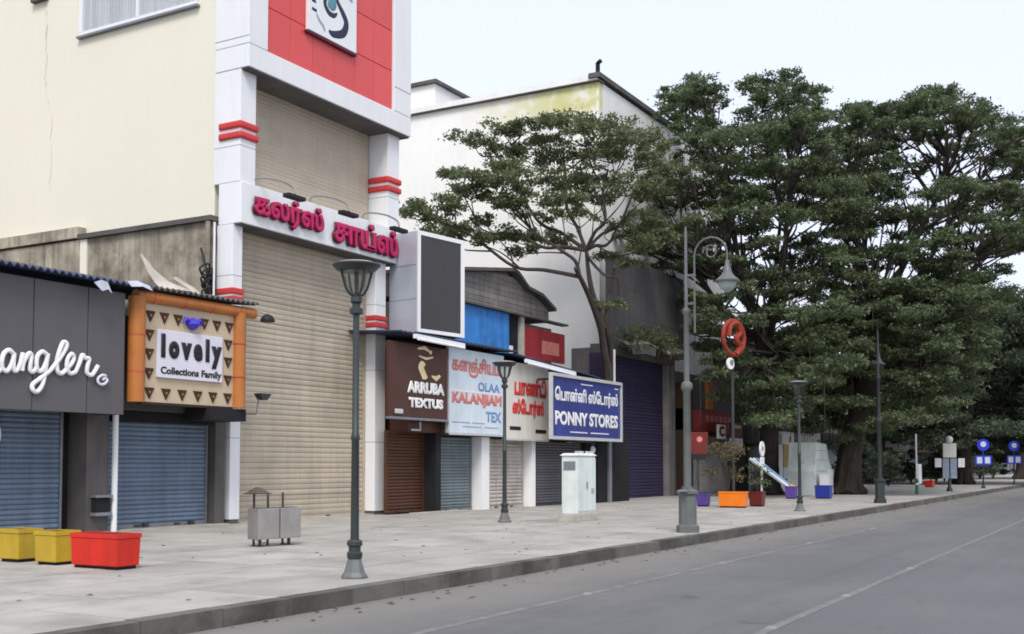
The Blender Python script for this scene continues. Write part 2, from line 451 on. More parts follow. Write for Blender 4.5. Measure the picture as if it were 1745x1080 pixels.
kerb = solo('kerb', bx(-10, 320, KERB_Y + .03, KERB_Y + .24, -.2, PAVE_Z - .06), m_bed, kind='structure')
kb = MB(); kb.box(0, 1.19, 0, .25, -.1, PAVE_Z + .012)
kerb_me = mesh_of(kb, 'kerb_stone', m_kerb)
for i in range(120):
    o = bpy.data.objects.new('kerb_stone', kerb_me); COL.objects.link(o); o.parent = kerb
    o.location = (-6 + i * 1.2, KERB_Y + random.uniform(-.012, .012), random.uniform(-.008, .004))
    o.rotation_euler = (random.uniform(-.01, .01), random.uniform(-.004, .004), random.uniform(-.006, .006))
fk = MB()
for i in range(120, 260): fk.box(-6 + i * 1.2, -6 + i * 1.2 + 1.19, KERB_Y, KERB_Y + .25, -.1, PAVE_Z + .01)
o = part('far_kerb_stones', fk, m_kerb, kerb); o['kind'] = 'stuff'

# ================================================================== LEFT SHOPS
b = thing('shop_building', 'low dark grey shop with blue grey shutters under corrugated roof at left edge', 'building', (17, 26, 0))
part('wall', bx(10, 23.3, 23.15, 32, .2, 5.7), m_shopwall, b)
part('lintel', bx(10, 23.3, 22.3, 23.12, 3.22, 5.6), m_concrete_dark, b)
part('pillar', bx(18.46, 19.12, 22.25, 23.1, .2, 3.2), m_shopwall, b)
part('pillar', bx(22.94, 23.3, 22.45, 23.1, .2, 3.2), m_concrete_dark, b)
part('pillar', bx(12.2, 12.9, 22.25, 23.1, .2, 3.2), m_shopwall, b)
part('step', bx(10, 23.28, 22.2, 22.9, .19, .235), m_plinth, b)
part('pipe', MB().tube([(19.2, 22.12, .22), (19.2, 22.12, 3.3)], .075, 10), m_white, b, True)
roller_shutter(b, 13.0, 18.05, .24, 3.2, 22.75, .115, m_blueshut)
roller_shutter(b, 19.42, 22.82, .24, 3.2, 22.75, .115, m_blueshut)
part('shutter_lock', bx(20.6, 20.75, 22.6, 22.69, .24, .34), m_darkrail, b)
part('shutter_lock', bx(22.2, 22.35, 22.6, 22.69, .24, .34), m_darkrail, b)
part('shutter_housing', bx(19.4, 22.85, 22.4, 22.74, 2.95, 3.2), m_dark, b)
part('dark_recess', bx(18.13, 18.45, 22.9, 23.1, .2, 3.2), m_dark, b)
# meter box low on the pillar
part('meter_box', bx(18.62, 19.05, 22.08, 22.24, .72, 1.05), m_dark, b)
part('meter_shelf', bx(18.58, 19.08, 22.04, 22.245, .62, .70), m_rail, b)
part('meter_lid', bx(18.58, 19.08, 22.02, 22.245, 1.06, 1.12), m_rail, b)
# corrugated roof sheet with wavy edge
def corrugated(x0, x1, yA, zA, yB, zB, zx=0, pitch=.19, amp=.04):
    n = int((x1 - x0) / pitch * 4); rows = []
    for (y, z) in ((yA, zA), (yB, zB)):
        rows.append([(x0 + (x1 - x0) * i / n, y, z + amp * math.sin(2 * math.pi * i / 4) + zx * i / n) for i in range(n + 1)])
    return MB().sheet(rows, (0, 0, .03))
part('roof_sheet', corrugated(10, 19.4, 21.05, 6.12, 27, 6.9, zx=.02), m_roofblue, b, True)
part('roof_sheet', corrugated(19.3, 23.2, 21.15, 6.18, 27, 6.8, zx=.05), m_roof, b, True)
part('fallen_foil', MB().sheet([[(17.55, 21.0, 6.04), (17.75, 20.98, 6.12), (17.95, 21.02, 6.1)], [(17.75, 20.96, 5.86), (17.9, 20.94, 5.92), (18.05, 20.98, 5.84)]], (0, .02, 0)), m_tarpgrey, b)
part('fallen_foil', MB().sheet([[(18.5, 21.0, 6.2), (18.8, 21.0, 6.26), (19.2, 21.0, 6.18)], [(18.6, 20.95, 6.08), (18.9, 20.9, 6.12), (19.25, 20.95, 6.06)]], (0, .02, 0)), m_tarpgrey, b)
part('torn_sheet', MB().sheet([[(19.15, 21.3, 6.98), (19.22, 21.3, 6.98)], [(19.35, 21.28, 6.62), (19.6, 21.28, 6.66)], [(19.55, 21.25, 6.36), (20.05, 21.25, 6.42)], [(19.7, 21.2, 6.22), (20.75, 21.2, 6.28)]], (.02, .03, .01)), m_tarp, b)
part('torn_sheet', MB().sheet([[(20.2, 21.3, 6.55), (20.35, 21.28, 6.58)], [(20.6, 21.25, 6.38), (20.8, 21.25, 6.42)], [(20.9, 21.2, 6.2), (21.15, 21.2, 6.24)]], (.02, .03, .01)), m_tarp, b)

# charcoal sign with white script
s = thing('shop_sign', 'charcoal panel sign with white script lettering above blue shutter at left edge', 'sign', (16.8, 21.6, 3.0))
for (xa, xb) in ((11.9, 13.35), (13.36, 14.81), (14.82, 16.27), (16.28, 17.73), (17.74, 18.82)):
    part('panel', bx(xa, xb - .012, 21.4, 21.46, 3.05, 5.98), m_greysign, s, bevel=.008)
part('return_panel', bx(18.74, 18.80, 21.47, 22.2, 3.05, 5.98), m_greysign, s)
part('backing', bx(11.9, 18.72, 21.47, 21.6, 3.08, 5.95), m_dark, s)
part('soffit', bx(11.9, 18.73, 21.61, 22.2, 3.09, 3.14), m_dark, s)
SCR = {
'W':[(14.20,4.55),(14.28,4.2),(14.36,3.86),(14.5,4.3),(14.62,3.86),(14.8,4.6),(14.95,4.62)],
'r0':[(15.02,3.84),(15.12,4.2),(15.18,4.16),(15.31,4.15),(15.27,3.99),(15.27,3.84),(15.36,3.82),(15.44,3.90)],
'a':[(15.75,4.25),(15.63,4.32),(15.52,4.25),(15.46,4.09),(15.48,3.93),(15.57,3.86),(15.67,3.95),(15.73,4.11),(15.76,4.27),(15.74,4.06),(15.77,3.89),(15.85,3.91)],
'n':[(15.85,3.91),(15.92,4.07),(15.99,4.29),(15.96,3.90),(16.00,4.08),(16.11,4.28),(16.19,4.27),(16.17,4.09),(16.17,3.93),(16.24,3.90),(16.32,3.99)],
'g':[(16.59,4.31),(16.46,4.36),(16.35,4.25),(16.32,4.05),(16.38,3.93),(16.48,3.96),(16.57,4.12),(16.61,4.33),(16.56,3.98),(16.49,3.65),(16.37,3.47),(16.25,3.49),(16.24,3.61),(16.42,3.76),(16.68,3.95)],
'l':[(16.68,3.95),(16.85,4.15),(17.05,4.42),(17.11,4.58),(17.03,4.63),(16.93,4.46),(16.86,4.18),(16.87,3.96),(16.98,3.91),(17.10,4.00)],
'e':[(17.10,4.00),(17.24,4.15),(17.31,4.29),(17.25,4.38),(17.15,4.27),(17.12,4.06),(17.22,3.93),(17.37,3.98)],
'r':[(17.37,3.98),(17.47,4.20),(17.55,4.38),(17.62,4.31),(17.74,4.31),(17.69,4.14),(17.69,3.98),(17.80,3.93),(17.90,4.02),(17.99,4.17)],
'c':[(18.23,3.94),(18.11,3.95),(18.00,3.86),(18.03,3.75),(18.16,3.74),(18.26,3.83),(18.21,3.89),(18.12,3.84)]}
for k, P in SCR.items():
    mb = MB(); pts = smooth_path([(x, 21.36 - .012 * (i % 2), z) for i, (x, z) in enumerate(P)], 5)
    mb.tube(pts, .052 if k != 'c' else .035, 7)
    part('letter' if k != 'c' else 'trade_mark', mb, m_letterwhite if k != 'c' else m_lilac, s, True)
d = thing('round_emblem', 'round white emblem beside the shutter under charcoal sign, cut by frame edge', 'emblem', (16.0, 22.62, 2.1))
ring = [(15.93 + .42 * math.cos(a), 22.62, 2.54 + .42 * math.sin(a)) for a in [2 * math.pi * i / 28 for i in range(29)]]
part('ring', MB().tube(ring, .05, 6), m_letterwhite, d, True)
mb = MB()
for k in range(8):
    a = k * math.pi / 4
    mb.tube([(15.93 + .1 * math.cos(a), 22.62, 2.54 + .1 * math.sin(a)), (15.93 + .33 * math.cos(a + .3), 22.61, 2.54 + .33 * math.sin(a + .3))], [.03, .06], 6)
part('petal_pattern', mb, m_lilac, d, True)
part('bracket', bx(15.9, 15.96, 22.63, 22.72, 2.0, 2.2), m_rail, d)

# orange framed sign
s = thing('shop_sign', 'beige sign in orange pipe frame with black lettering and dark triangles', 'sign', (20.9, 21.5, 3.3))
part('frame_post', MB().tube([(19.17, 21.4, 3.38), (19.17, 21.4, 5.95)], .21, 14), m_orange_frame, s, True)
part('frame_post', MB().tube([(22.68, 21.4, 3.38), (22.68, 21.4, 5.95)], .20, 14), m_orange_frame, s, True)
part('frame_rail', MB().tube([(19.1, 21.38, 5.98), (23.25, 21.38, 6.0)], .15, 12), m_orange_frame, s, True)
for x, z in ((19.17, 4.1), (19.17, 5.0), (22.68, 4.2), (22.68, 5.1)):
    part('pipe_joint', MB().tube([(x, 21.4, z), (x, 21.4, z + .02)], .217, 14), m_redband, s, True)
for x in (19.6, 20.6, 21.6, 22.6): part('pipe_joint', MB().tube([(x, 21.38, 5.985), (x + .03, 21.38, 5.985)], .158, 12), m_redband, s, True)
part('backing', bx(19.36, 22.50, 21.40, 21.5, 3.4, 5.85), m_beige, s)
part('name_board', bx(19.78, 22.02, 21.33, 21.399, 4.02, 5.22), m_lilac, s, bevel=.01)
text('name_lettering', 'l o v e l y', 19.88, 21.98, 4.36, 5.12, 21.33, m_black, s, .085, .03)
text('small_lettering', 'Collections Family', 19.88, 21.98, 4.06, 4.30, 21.33, m_black, s, .035, .012)
tri = [(-.155, .13), (.155, .13), (.0, -.15)]
def tri_at(x, z):
    o = part('triangle', MB().prism_xz([(x + a, z + c) for a, c in tri][::-1], 21.37, 21.399), m_darkbrown, s)
    part('triangle_core', MB().prism_xz([(x + a * .25, z + c * .25 + .01) for a, c in tri][::-1], 21.36, 21.369), m_orange_frame, o)
for i in range(7):
    if i != 3: tri_at(19.58 + i * .455, 5.52)
for i in range(6): tri_at(19.58 + i * .54, 3.62)
for z in (4.1, 4.58, 5.05): tri_at(19.56, z); tri_at(22.28, z)
mb = MB(); mb.lathe(20.95, 21.34, [(.0, 5.3), (.12, 5.36), (.2, 5.45), (.12, 5.55), (.05, 5.62)], 10)
for a in (-1, 1): mb.tube([(20.95, 21.34, 5.46), (20.95 + a * .25, 21.34, 5.58), (20.95 + a * .34, 21.34, 5.45)], [.08, .06, .02], 6)
part('blue_ornament', mb, m_blue_orn, s, True)
part('under_box', bx(21.55, 22.9, 21.3, 22.2, 3.02, 3.35), m_dark, s)
part('bottom_rail', bx(19.36, 22.5, 21.40, 21.55, 3.34, 3.398), m_darkbrown, s)

# ================================================================== TALL SHOP
b = thing('tall_shop_building', 'tall cream building with white columns, red top and beige full height shutter', 'building', (27.5, 30, 0))
part('side_wall', bx(23.58, 23.9, 23.22, 46, 8.95, 20), m_cream, b)
part('lower_side_wall', bx(23.36, 23.9, 23.05, 46, .2, 8.8), m_concrete, b)
part('slab_edge', bx(23.22, 23.9, 23.02, 28.6, 8.8, 8.94), m_concrete_dark, b)
part('slab_edge', bx(23.28, 23.9, 28.62, 46, 8.86, 9.2), m_concrete, b)
part('plaster_strip', bx(23.30, 23.355, 28.25, 28.55, 5.8, 8.78), m_cream, b)
part('back_wall', bx(23.92, 31.2, 23.75, 46, .2, 19.9), m_cream, b)
part('right_wall', bx(31.0, 31.25, 23.0, 46, .2, 20), m_cream, b)
# lower columns
for (xa, xb) in ((23.46, 23.86), (30.2, 30.78)):
    c = part('lower_column', bx(xa, xb, 22.4, 23.0, .32, 8.66), m_white, b, bevel=.015)
    part('column_foot', bx(xa + .03, xb - .03, 22.43, 22.97, .2, .318), m_concrete_dark, c)
    for z in (2.6, 5.0, 7.2): part('panel_joint', bx(xa - .003, xb + .003, 22.397, 22.99, z, z + .015), m_rail, c)
for xa, xb in ((23.42, 23.9), (30.16, 30.82)):
    for z in (6.45, 6.68): part('red_band', bx(xa, xb, 22.34, 22.98, z, z + .17), m_redband, b, bevel=.03)
# sign box
part('sign_beam', bx(23.5, 31.25, 22.14, 23.0, 8.68, 9.86), m_white, b, bevel=.02)
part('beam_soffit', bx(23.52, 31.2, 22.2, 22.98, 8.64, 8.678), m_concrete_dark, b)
# upper columns
for (xa, xb) in ((23.5, 24.14), (30.58, 31.24)):
    c = part('upper_column', bx(xa, xb, 22.2, 23.2, 9.865, 13.1), m_white, b, bevel=.015)
    part('panel_joint', bx(xa - .003, xb + .003, 22.197, 23.19, 10.9, 10.915), m_rail, c)
    for z in (11.1, 11.4): part('red_band', bx(xa - .07, xb + .07, 22.12, 23.0, z, z + .21), m_redband, b, bevel=.06)
# top box: frame, red panels
part('frame_beam', bx(23.5, 31.5, 21.9, 23.2, 13.12, 13.78), m_white, b, bevel=.02)
part('frame_side', bx(23.5, 24.28, 21.9, 23.2, 13.79, 20), m_white, b, bevel=.02)
part('frame_side', bx(30.5, 31.5, 21.9, 23.2, 13.79, 20), m_white, b, bevel=.02)
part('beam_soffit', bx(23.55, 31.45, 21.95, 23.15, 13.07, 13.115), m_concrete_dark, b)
for z in (14.0, 16.4, 18.8):
    part('panel_joint', bx(23.496, 23.499, 21.9, 23.2, z, z + .02), m_rail, b)
for z in (14.6,): part('panel_joint', bx(30.52, 31.48, 21.894, 21.898, z, z + .02), m_rail, b)
for i in range(6):
    xa = 24.3 + i * 1.031
    for za, zb in ((13.8, 15.13), (15.14, 16.5), (16.51, 17.9), (17.91, 19.9)):
        part('red_panel', bx(xa, xa + 1.019, 21.98, 22.03, za, zb - .012), m_redpanel, b, bevel=.006)
part('panel_backing', bx(24.29, 30.49, 22.04, 22.2, 13.79, 19.95), m_maroon, b)
# shutter, upper slatted screen
roller_shutter(b, 23.95, 30.12, .2, 8.64, 22.85, .16, m_bigshut, m_bigshut, .017, rails=True)
roller_shutter(b, 24.2, 30.5, 9.87, 13.1, 22.98, .12, m_upshut, m_upshut, .009, rails=False, name='slatted_screen')
part('threshold', bx(23.9, 30.2, 22.4, 22.8, .19, .23), m_plinth, b)
# lettering on the beam
for body, xa, xb in (('கலர்ஸ்', 23.95, 27.0), ('சாய்ஸ்', 27.55, 30.95)):
    text('letter_shade_return', body, xa - .05, xb + .0, 8.80, 9.72, 22.139, m_maroon, b, .06, .12)  # darker copy behind, the letters' shaded sides put into its colour
    text('tamil_lettering', body, xa, xb + .02, 8.84, 9.72, 22.018, m_magenta, b, .042, .02)
# logo board
lg = part('logo_board', bx(26.0, 28.35, 21.84, 21.975, 15.02, 17.3), m_white, b, bevel=.015)
part('board_rim', bx(25.95, 28.4, 21.86, 21.97, 14.94, 15.01), m_maroon, lg)
LOGO = {'arc':([(27.30,16.5),(27.42,16.3),(27.64,16.08),(27.80,15.87),(27.79,15.66),(27.65,15.44),(27.38,15.31),(27.11,15.25),(26.95,15.30)], [.05,.08,.11,.12,.13,.13,.12,.1,.04], m_navyprint),
'swirl':([(27.25,16.55),(27.0,16.5),(26.80,16.3),(26.76,16.05),(26.95,15.86),(27.19,15.85),(27.35,15.98)], [.05,.07,.08,.08,.09,.08,.03], m_navyprint),
'teal':([(27.02,16.0),(27.06,16.12),(27.16,16.24),(27.22,16.4)], [.12,.2,.18,.08], m_teal),
'thin':([(26.35,15.62),(26.5,15.45),(26.67,15.35),(26.77,15.2)], [.03,.05,.05,.03], m_greyprint),
'bar':([(27.6,16.9),(27.85,16.72),(28.12,16.62)], [.03,.05,.06], m_greyprint),
'dash':([(26.14,15.72),(26.36,15.70)], [.05,.05], m_navyprint), 'dash2':([(26.13,15.98),(26.32,15.97)], [.05,.05], m_navyprint), 'dash3':([(26.15,16.25),(26.35,16.25)], [.05,.05], m_navyprint)}
for k, (P, rr, mt) in LOGO.items():
    pts = [(x, 21.84, z) for x, z in P]; sp = smooth_path(pts, 4)
    rad = np.interp(np.linspace(0, len(P) - 1, len(sp)), range(len(P)), rr)
    mb = MB().tube(sp, list(rad), 8)
    mb.v = [(x, 21.838 + (y - 21.84) * .1, z) for x, y, z in mb.v]
    part('logo_mark', mb, mt, lg)
# window in the cream wall
w = part('window', bx(23.5, 23.575, 23.95, 29.05, 15.32, 15.44).box(23.5, 23.575, 23.95, 29.05, 17.7, 17.8).box(23.5, 23.575, 23.95, 24.05, 15.45, 17.69).box(23.5, 23.575, 28.9, 29.05, 15.45, 17.69).box(23.5, 23.575, 26.4, 26.5, 15.45, 17.69), m_white, b)
part('sill', bx(23.44, 23.578, 23.9, 29.1, 15.25, 15.315), m_rail, w)
for k in range(36): part('blind_slat', bx(23.555, 23.572, 24.06 + k * .135, 24.06 + k * .135 + .12, 15.46, 17.68), m_blind, w)
part('pane', bx(23.535, 23.54, 24.06, 26.39, 15.45, 17.68), m_lampglass, w); part('pane', bx(23.535, 23.54, 26.51, 28.89, 15.45, 17.68), m_lampglass, w)
# crack in plaster and wall clutter
random.seed(5)
cr = []; y = 30.9; z = 17.2
while z > 10.4:
    cr.append((23.575, y, z)); z -= random.uniform(.12, .3); y -= random.uniform(-.05, .085)
mc = M('crack_stain', (.58, .545, .46), .9, .2, 4)
part('crack', MB().tube(cr, [.03 * (.4 + .6 * random.random()) * (1 - .7 * i / len(cr)) for i in range(len(cr))], 4), mc, b)
part('wall_bracket', bx(23.42, 23.575, 30.6, 31.3, 16.85, 17.1), m_concrete_dark, b)
part('drain_pipe', MB().tube([(23.2, 23.1, 4.5), (23.2, 23.1, 8.75)], .07, 8), m_concrete, b, True)
part('drain_pipe', MB().tube([(23.22, 22.86, 4.5), (23.22, 22.86, 8.7)], .03, 6), m_white, b, True)
cable = smooth_path([(23.15, 23.3, 8.0), (23.1, 23.0, 7.2), (23.0, 23.1, 6.9), (23.15, 22.9, 6.6), (22.95, 23.0, 6.3)], 5)
part('cable', MB().tube(cable, .035, 5), m_black, b, True)
mb = MB()
for k in range(7):
    cx, cz = 23.1 + random.uniform(-.15, .1), 6.75 + random.uniform(-.35, .35)
    mb.tube(smooth_path([(cx, 23.0, cz), (cx - .2, 22.95, cz + .25), (cx + .1, 22.9, cz + .4), (cx + .2, 23.0, cz + .1)], 4), .03, 5)
part('cable_coil', mb, m_black, b, True)

# floodlights along the sign beam
def sign_lamp(x, label):
    t = thing('sign_lamp', label, 'lamp', (x, 22.2, 9.86), 'lamps over the magenta lettering')
    part('arm', MB().tube(smooth_path([(x - .45, 22.3, 9.86), (x - .45, 22.15, 10.08), (x - .2, 21.6, 10.02), (x + .1, 21.3, 9.85), (x + .1, 21.2, 9.62)], 4), .03, 6), m_lampcap, t, True)
    part('head', bx(x - .3, x + .45, 21.08, 21.32, 9.46, 9.58), m_black, t, bevel=.02)
sign_lamp(24.6, 'black bar lamp on arm above the first magenta word, nearest the cream wall')
sign_lamp(27.1, 'black bar lamp on arm above the gap between the magenta words')
sign_lamp(29.75, 'black bar lamp on arm above the end of the lettering beside the silver screen box')
t = thing('floodlight', 'small black floodlight on crooked bracket beside the orange framed sign', 'lamp', (23.8, 22.3, 3.2))
part('bracket', MB().tube([(23.7, 22.4, 3.28), (23.95, 21.9, 3.28), (24.0, 21.85, 3.7)], .025, 6), m_rail, t, True)
part('head', MB().frustum(24.1, 21.8, 3.68, 3.86, .2, .2, .46, .26), m_darkrail, t)
t = thing('floodlight', 'black dome lamp beside the right end of the orange frame', 'lamp', (24.2, 22.3, 6.0))
part('arm', MB().tube([(23.9, 22.45, 6.2), (24.1, 22.1, 6.25), (24.25, 21.85, 6.15)], .025, 6), m_rail, t, True)
part('head', MB().lathe(24.27, 21.8, [(.2, 5.92), (.21, 5.97), (.15, 6.08), (.04, 6.14)], 12), m_black, t, True)

# silver screen box, turned a little towards the camera
t = thing('led_screen_box', 'silver box holding tall dark display screen beside the white column', 'display', (32.1, 21.6, 6.2))
part('casing', bx(30.95, 33.3, 21.0, 22.3, 6.28, 9.7), m_ledbox, t, bevel=.02)
fr = MB(); fr.box(30.95, 33.3, 20.94, 20.995, 6.28, 6.4).box(30.95, 33.3, 20.94, 20.995, 9.56, 9.7).box(30.95, 31.07, 20.94, 20.995, 6.401, 9.559).box(33.12, 33.3, 20.94, 20.995, 6.401, 9.559)
part('frame', fr, m_white, t)
part('screen', bx(31.075, 33.115, 20.965, 20.992, 6.405, 9.555), m_led, t)
for z in (7.4, 8.55): part('casing_joint', bx(30.943, 30.948, 21.02, 22.28, z, z + .015), m_rail, t)
part('support_bracket', bx(31.0, 33.2, 21.3, 21.9, 6.16, 6.27), m_darkrail, t)
t.rotation_euler = (0, 0, R(-9))

# ================================================================== ROW OF SMALL SHOPS
b = thing('shop_building', 'narrow dark brown shop with rust brown shutter next to tall white column', 'building', (32, 23, 0))
part('wall', bx(31.3, 33.0, 22.6, 23.9, .2, 5.9), m_brownsign, b)
part('lintel', bx(30.9, 32.98, 21.55, 22.3, 2.95, 5.9), m_brownsign, b)
roller_shutter(b, 30.35, 32.45, .25, 3.0, 22.05, .11, m_brownshut, m_brownshut)
part('pillar', bx(32.53, 32.84, 21.5, 22.3, .2, 2.94), m_dark, b)
part('step', bx(30.9, 34.0, 21.0, 21.49, .19, .26), m_plinth, b)

b = thing('shop_row_building', 'low row of shops with grey, white and charcoal shutters under sign boards', 'building', (38, 23, 0))
part('wall', bx(33.05, 44.3, 22.4, 23.9, .2, 5.7), m_shopwall, b)
part('lintel', bx(33.05, 39.5, 21.6, 22.35, 2.9, 5.7), m_concrete_dark, b)
part('lintel', bx(39.51, 44.3, 21.2, 22.35, 2.85, 5.4), m_concrete_dark, b)
roller_shutter(b, 32.98, 35.35, .2, 2.85, 21.9, .11, m_greyshut, label='grey blue shutter')
part('pillar', bx(35.5, 36.05, 21.45, 22.35, .2, 2.88), m_whitewall, b)
roller_shutter(b, 36.15, 39.1, .2, 2.85, 21.8, .14, m_whiteshut, m_whiteshut, label='dirty white shutter')
part('pillar', bx(39.2, 39.48, 21.35, 22.35, .2, 2.88), m_whitewall, b)
roller_shutter(b, 39.62, 43.7, .2, 2.8, 21.45, .11, m_darkshut, m_darkrail, label='charcoal shutter')
part('pillar', bx(43.85, 44.28, 21.2, 22.35, .2, 2.82), m_dark, b)
part('roof_sheet', corrugated(29.3, 37.0, 20.75, 6.12, 23.95, 6.3, pitch=.25, amp=.02), m_roofblue, b, True)
part('roof_sheet', corrugated(36.95, 44.4, 20.75, 6.02, 23.95, 6.28, zx=-.42, pitch=.25, amp=.02), m_roofblue, b, True)
part('sign_rail', bx(32.8, 37.5, 21.28, 21.34, 3.0, 3.08), m_rail, b)
part('dark_gap_panel', bx(44.32, 47.7, 20.9, 21.0, .2, 3.3), m_dark, b); part('gap_post', bx(45.3, 45.6, 20.8, 20.89, .2, 3.3), m_rail, b)  # added black panel stands for the dark gap and hides the tree base
part('wall_lamp', MB().lathe(44.05, 21.0, [(.02, 2.35), (.1, 2.4), (.13, 2.5), (.1, 2.6), (.03, 2.66)], 10), m_letterwhite, b, True)
part('conduit', MB().tube([(30.9, 21.4, 3.02), (31.4, 21.4, 3.02), (31.4, 21.4, 3.3)], .035, 6), m_frame, b, True)

# signs of the row
s = thing('shop_sign', 'dark brown sign with cream figure emblem and white block lettering', 'sign', (31.4, 21.2, 3.4))
part('board', bx(29.25, 32.72, 21.16, 21.27, 3.42, 5.85), m_brownsign, s)
text('lettering', 'ARRUBA', 30.25 , 32.5, 4.22, 4.62, 21.158, m_letterwhite, s, .07, .04)
text('lettering', 'TEXTUS', 30.35, 32.42, 3.74, 4.08, 21.158, m_letterwhite, s, .07, .04)
mb = MB().tube(smooth_path([(31.72, 21.15, 5.3), (31.62, 21.15, 5.12), (31.7, 21.15, 4.9), (31.78, 21.15, 4.72)], 4), [.02] + [.10] * 11 + [.03], 7)
mb.tube([(31.5, 21.15, 5.72), (31.75, 21.15, 5.78), (31.95, 21.15, 5.66)], [.03, .08, .03], 6)
mb.tube([(31.55, 21.15, 5.48), (31.8, 21.15, 5.42), (32.05, 21.15, 5.5)], [.02, .05, .03], 6)
mb.tube([(32.0, 21.15, 4.86), (32.15, 21.15, 4.78), (32.3, 21.15, 4.9)], [.03, .1, .05], 6)
mb.tube([(31.95, 21.15, 5.6), (31.98, 21.15, 5.72)], [.05, .03], 6)
mb.v = [(31.55 + (x - 31.9) * 1.7, 21.15 + (y - 21.15) * .15, z) for x, y, z in mb.v]
part('figure_emblem', mb, m_gold, s)
part('lower_rail', bx(29.25, 32.72, 21.1, 21.27, 3.33, 3.41), m_rail, s)
part('wall_socket', bx(29.55, 29.95, 21.06, 21.155, 3.5, 3.66), m_frame, s, bevel=.03)

s = thing('shop_sign', 'pale blue sign with faded red and blue lettering, left of lamp post', 'sign', (34.6, 21.2, 2.9))
part('board', bx(32.8, 36.62, 21.16, 21.25, 2.98, 5.95), m_flex, s)
text('tamil_lettering', 'களஞ்சியம்', 32.98, 36.4, 4.98, 5.72, 21.158, m_redfade, s, .045, .012)
text('lettering', 'OLAA', 34.75, 36.3, 4.52, 4.86, 21.158, m_blueprint, s, .03, .012)
text('lettering', 'KALANJIAM', 33.0, 36.45, 3.92, 4.42, 21.158, m_redfade, s, .06, .012)
text('lettering', 'TEX', 35.3, 36.4, 3.42, 3.8, 21.158, m_blueprint, s, .03, .012)
for k, (xa, xb) in enumerate(((33.0, 34.2), (34.35, 35.2), (33.7, 35.0), (35.2, 36.2))):
    part('fine_print', bx(xa, xb, 21.15, 21.158, 3.34 - .14 * (k // 2), 3.37 - .14 * (k // 2)), m_greyprint, s)
part('white_band', bx(32.82, 36.6, 21.153, 21.157, 4.44, 4.5), m_letterwhite, s)
part('frame', bx(32.76, 32.799, 21.13, 21.27, 2.96, 5.97).box(32.8, 36.64, 21.13, 21.159, 2.9, 2.975), m_frame, s)

s = thing('shop_sign', 'cream sign with two bold red words beside the lamp post', 'sign', (38.5, 21.2, 2.8))
part('board', bx(36.68, 40.15, 21.12, 21.25, 2.84, 5.78), m_flex2, s)
text('tamil_lettering', 'பாண்டி', 37.35, 39.95, 4.52, 5.26, 21.118, m_redprint, s, .06, .02)
text('tamil_lettering', 'ஸ்\u0bc7ட\u0bbeர்ஸ்', 37.2, 39.75, 3.66, 4.42, 21.118, m_redprint, s, .06, .02)
part('print_bar', bx(37.0, 37.85, 21.108, 21.118, 3.18, 3.32), m_black, s); part('print_bar', bx(39.05, 39.95, 21.108, 21.118, 3.1, 3.24), m_black, s)
part('frame', bx(36.66, 40.17, 21.1, 21.26, 2.78, 2.835), m_frame, s)

s = thing('shop_sign', 'royal blue framed sign with white lettering in front of purple shutter', 'sign', (42, 20.2, 2.8))
part('board', bx(38.7, 45.2, 20.22, 20.3, 2.98, 5.32), m_ponny, s)
fr = MB(); fr.box(38.6, 45.3, 20.14, 20.29, 5.325, 5.45).box(38.6, 45.3, 20.14, 20.29, 2.85, 2.975).box(38.6, 38.695, 20.14, 20.29, 2.98, 5.32).box(45.205, 45.3, 20.14, 20.29, 2.98, 5.32)
part('frame', fr, m_frame, s)
text('tamil_lettering', '\u0bc6ப\u0bbeன்னி ஸ்\u0bc7ட\u0bbeர்ஸ்', 39.0, 44.95, 4.25, 4.95, 20.218, m_letterwhite, s, .035, .012)
text('lettering', 'PONNY STORES', 39.0, 44.95, 3.42, 3.98, 20.218, m_letterwhite, s, .045, .012)
for xa, xb, zz in ((40.3, 41.9, 3.14), (42.2, 44.0, 3.14), (41.3, 42.4, 5.12), (44.6, 45.0, 5.12)): part('fine_print', bx(xa, xb, 20.21, 20.218, zz, zz + .05), m_lilac, s)
for x in (39.2, 44.6): part('bracket', bx(x, x + .1, 20.3, 21.2, 5.2, 5.28), m_darkrail, s)
part('mast', MB().tube([(44.9, 20.35, 5.3), (44.9, 20.35, 6.9)], .05, 6), m_frame, s, True)

for (xa, xb, za, zb, lab) in ((29.95, 32.95, 6.02, 5.98, 'white tube light fitting over the dark brown sign'), (37.4, 41.6, 5.82, 5.62, 'pale tube light fitting over the cream sign and blue sign')):
    t = thing('tube_light', lab, 'light', ((xa + xb) / 2, 20.65, 5.6))
    mb = MB(); mb.prism_xz([(xa, za - .07), (xb, zb - .07), (xb, zb + .07), (xa, za + .07)], 20.58, 20.7)
    part('fitting', mb, m_tube, t)
    part('tube', MB().tube([(xa + .08, 20.56, za - .1), (xb - .08, 20.56, zb - .1)], .035, 8), m_letterwhite, t, True)

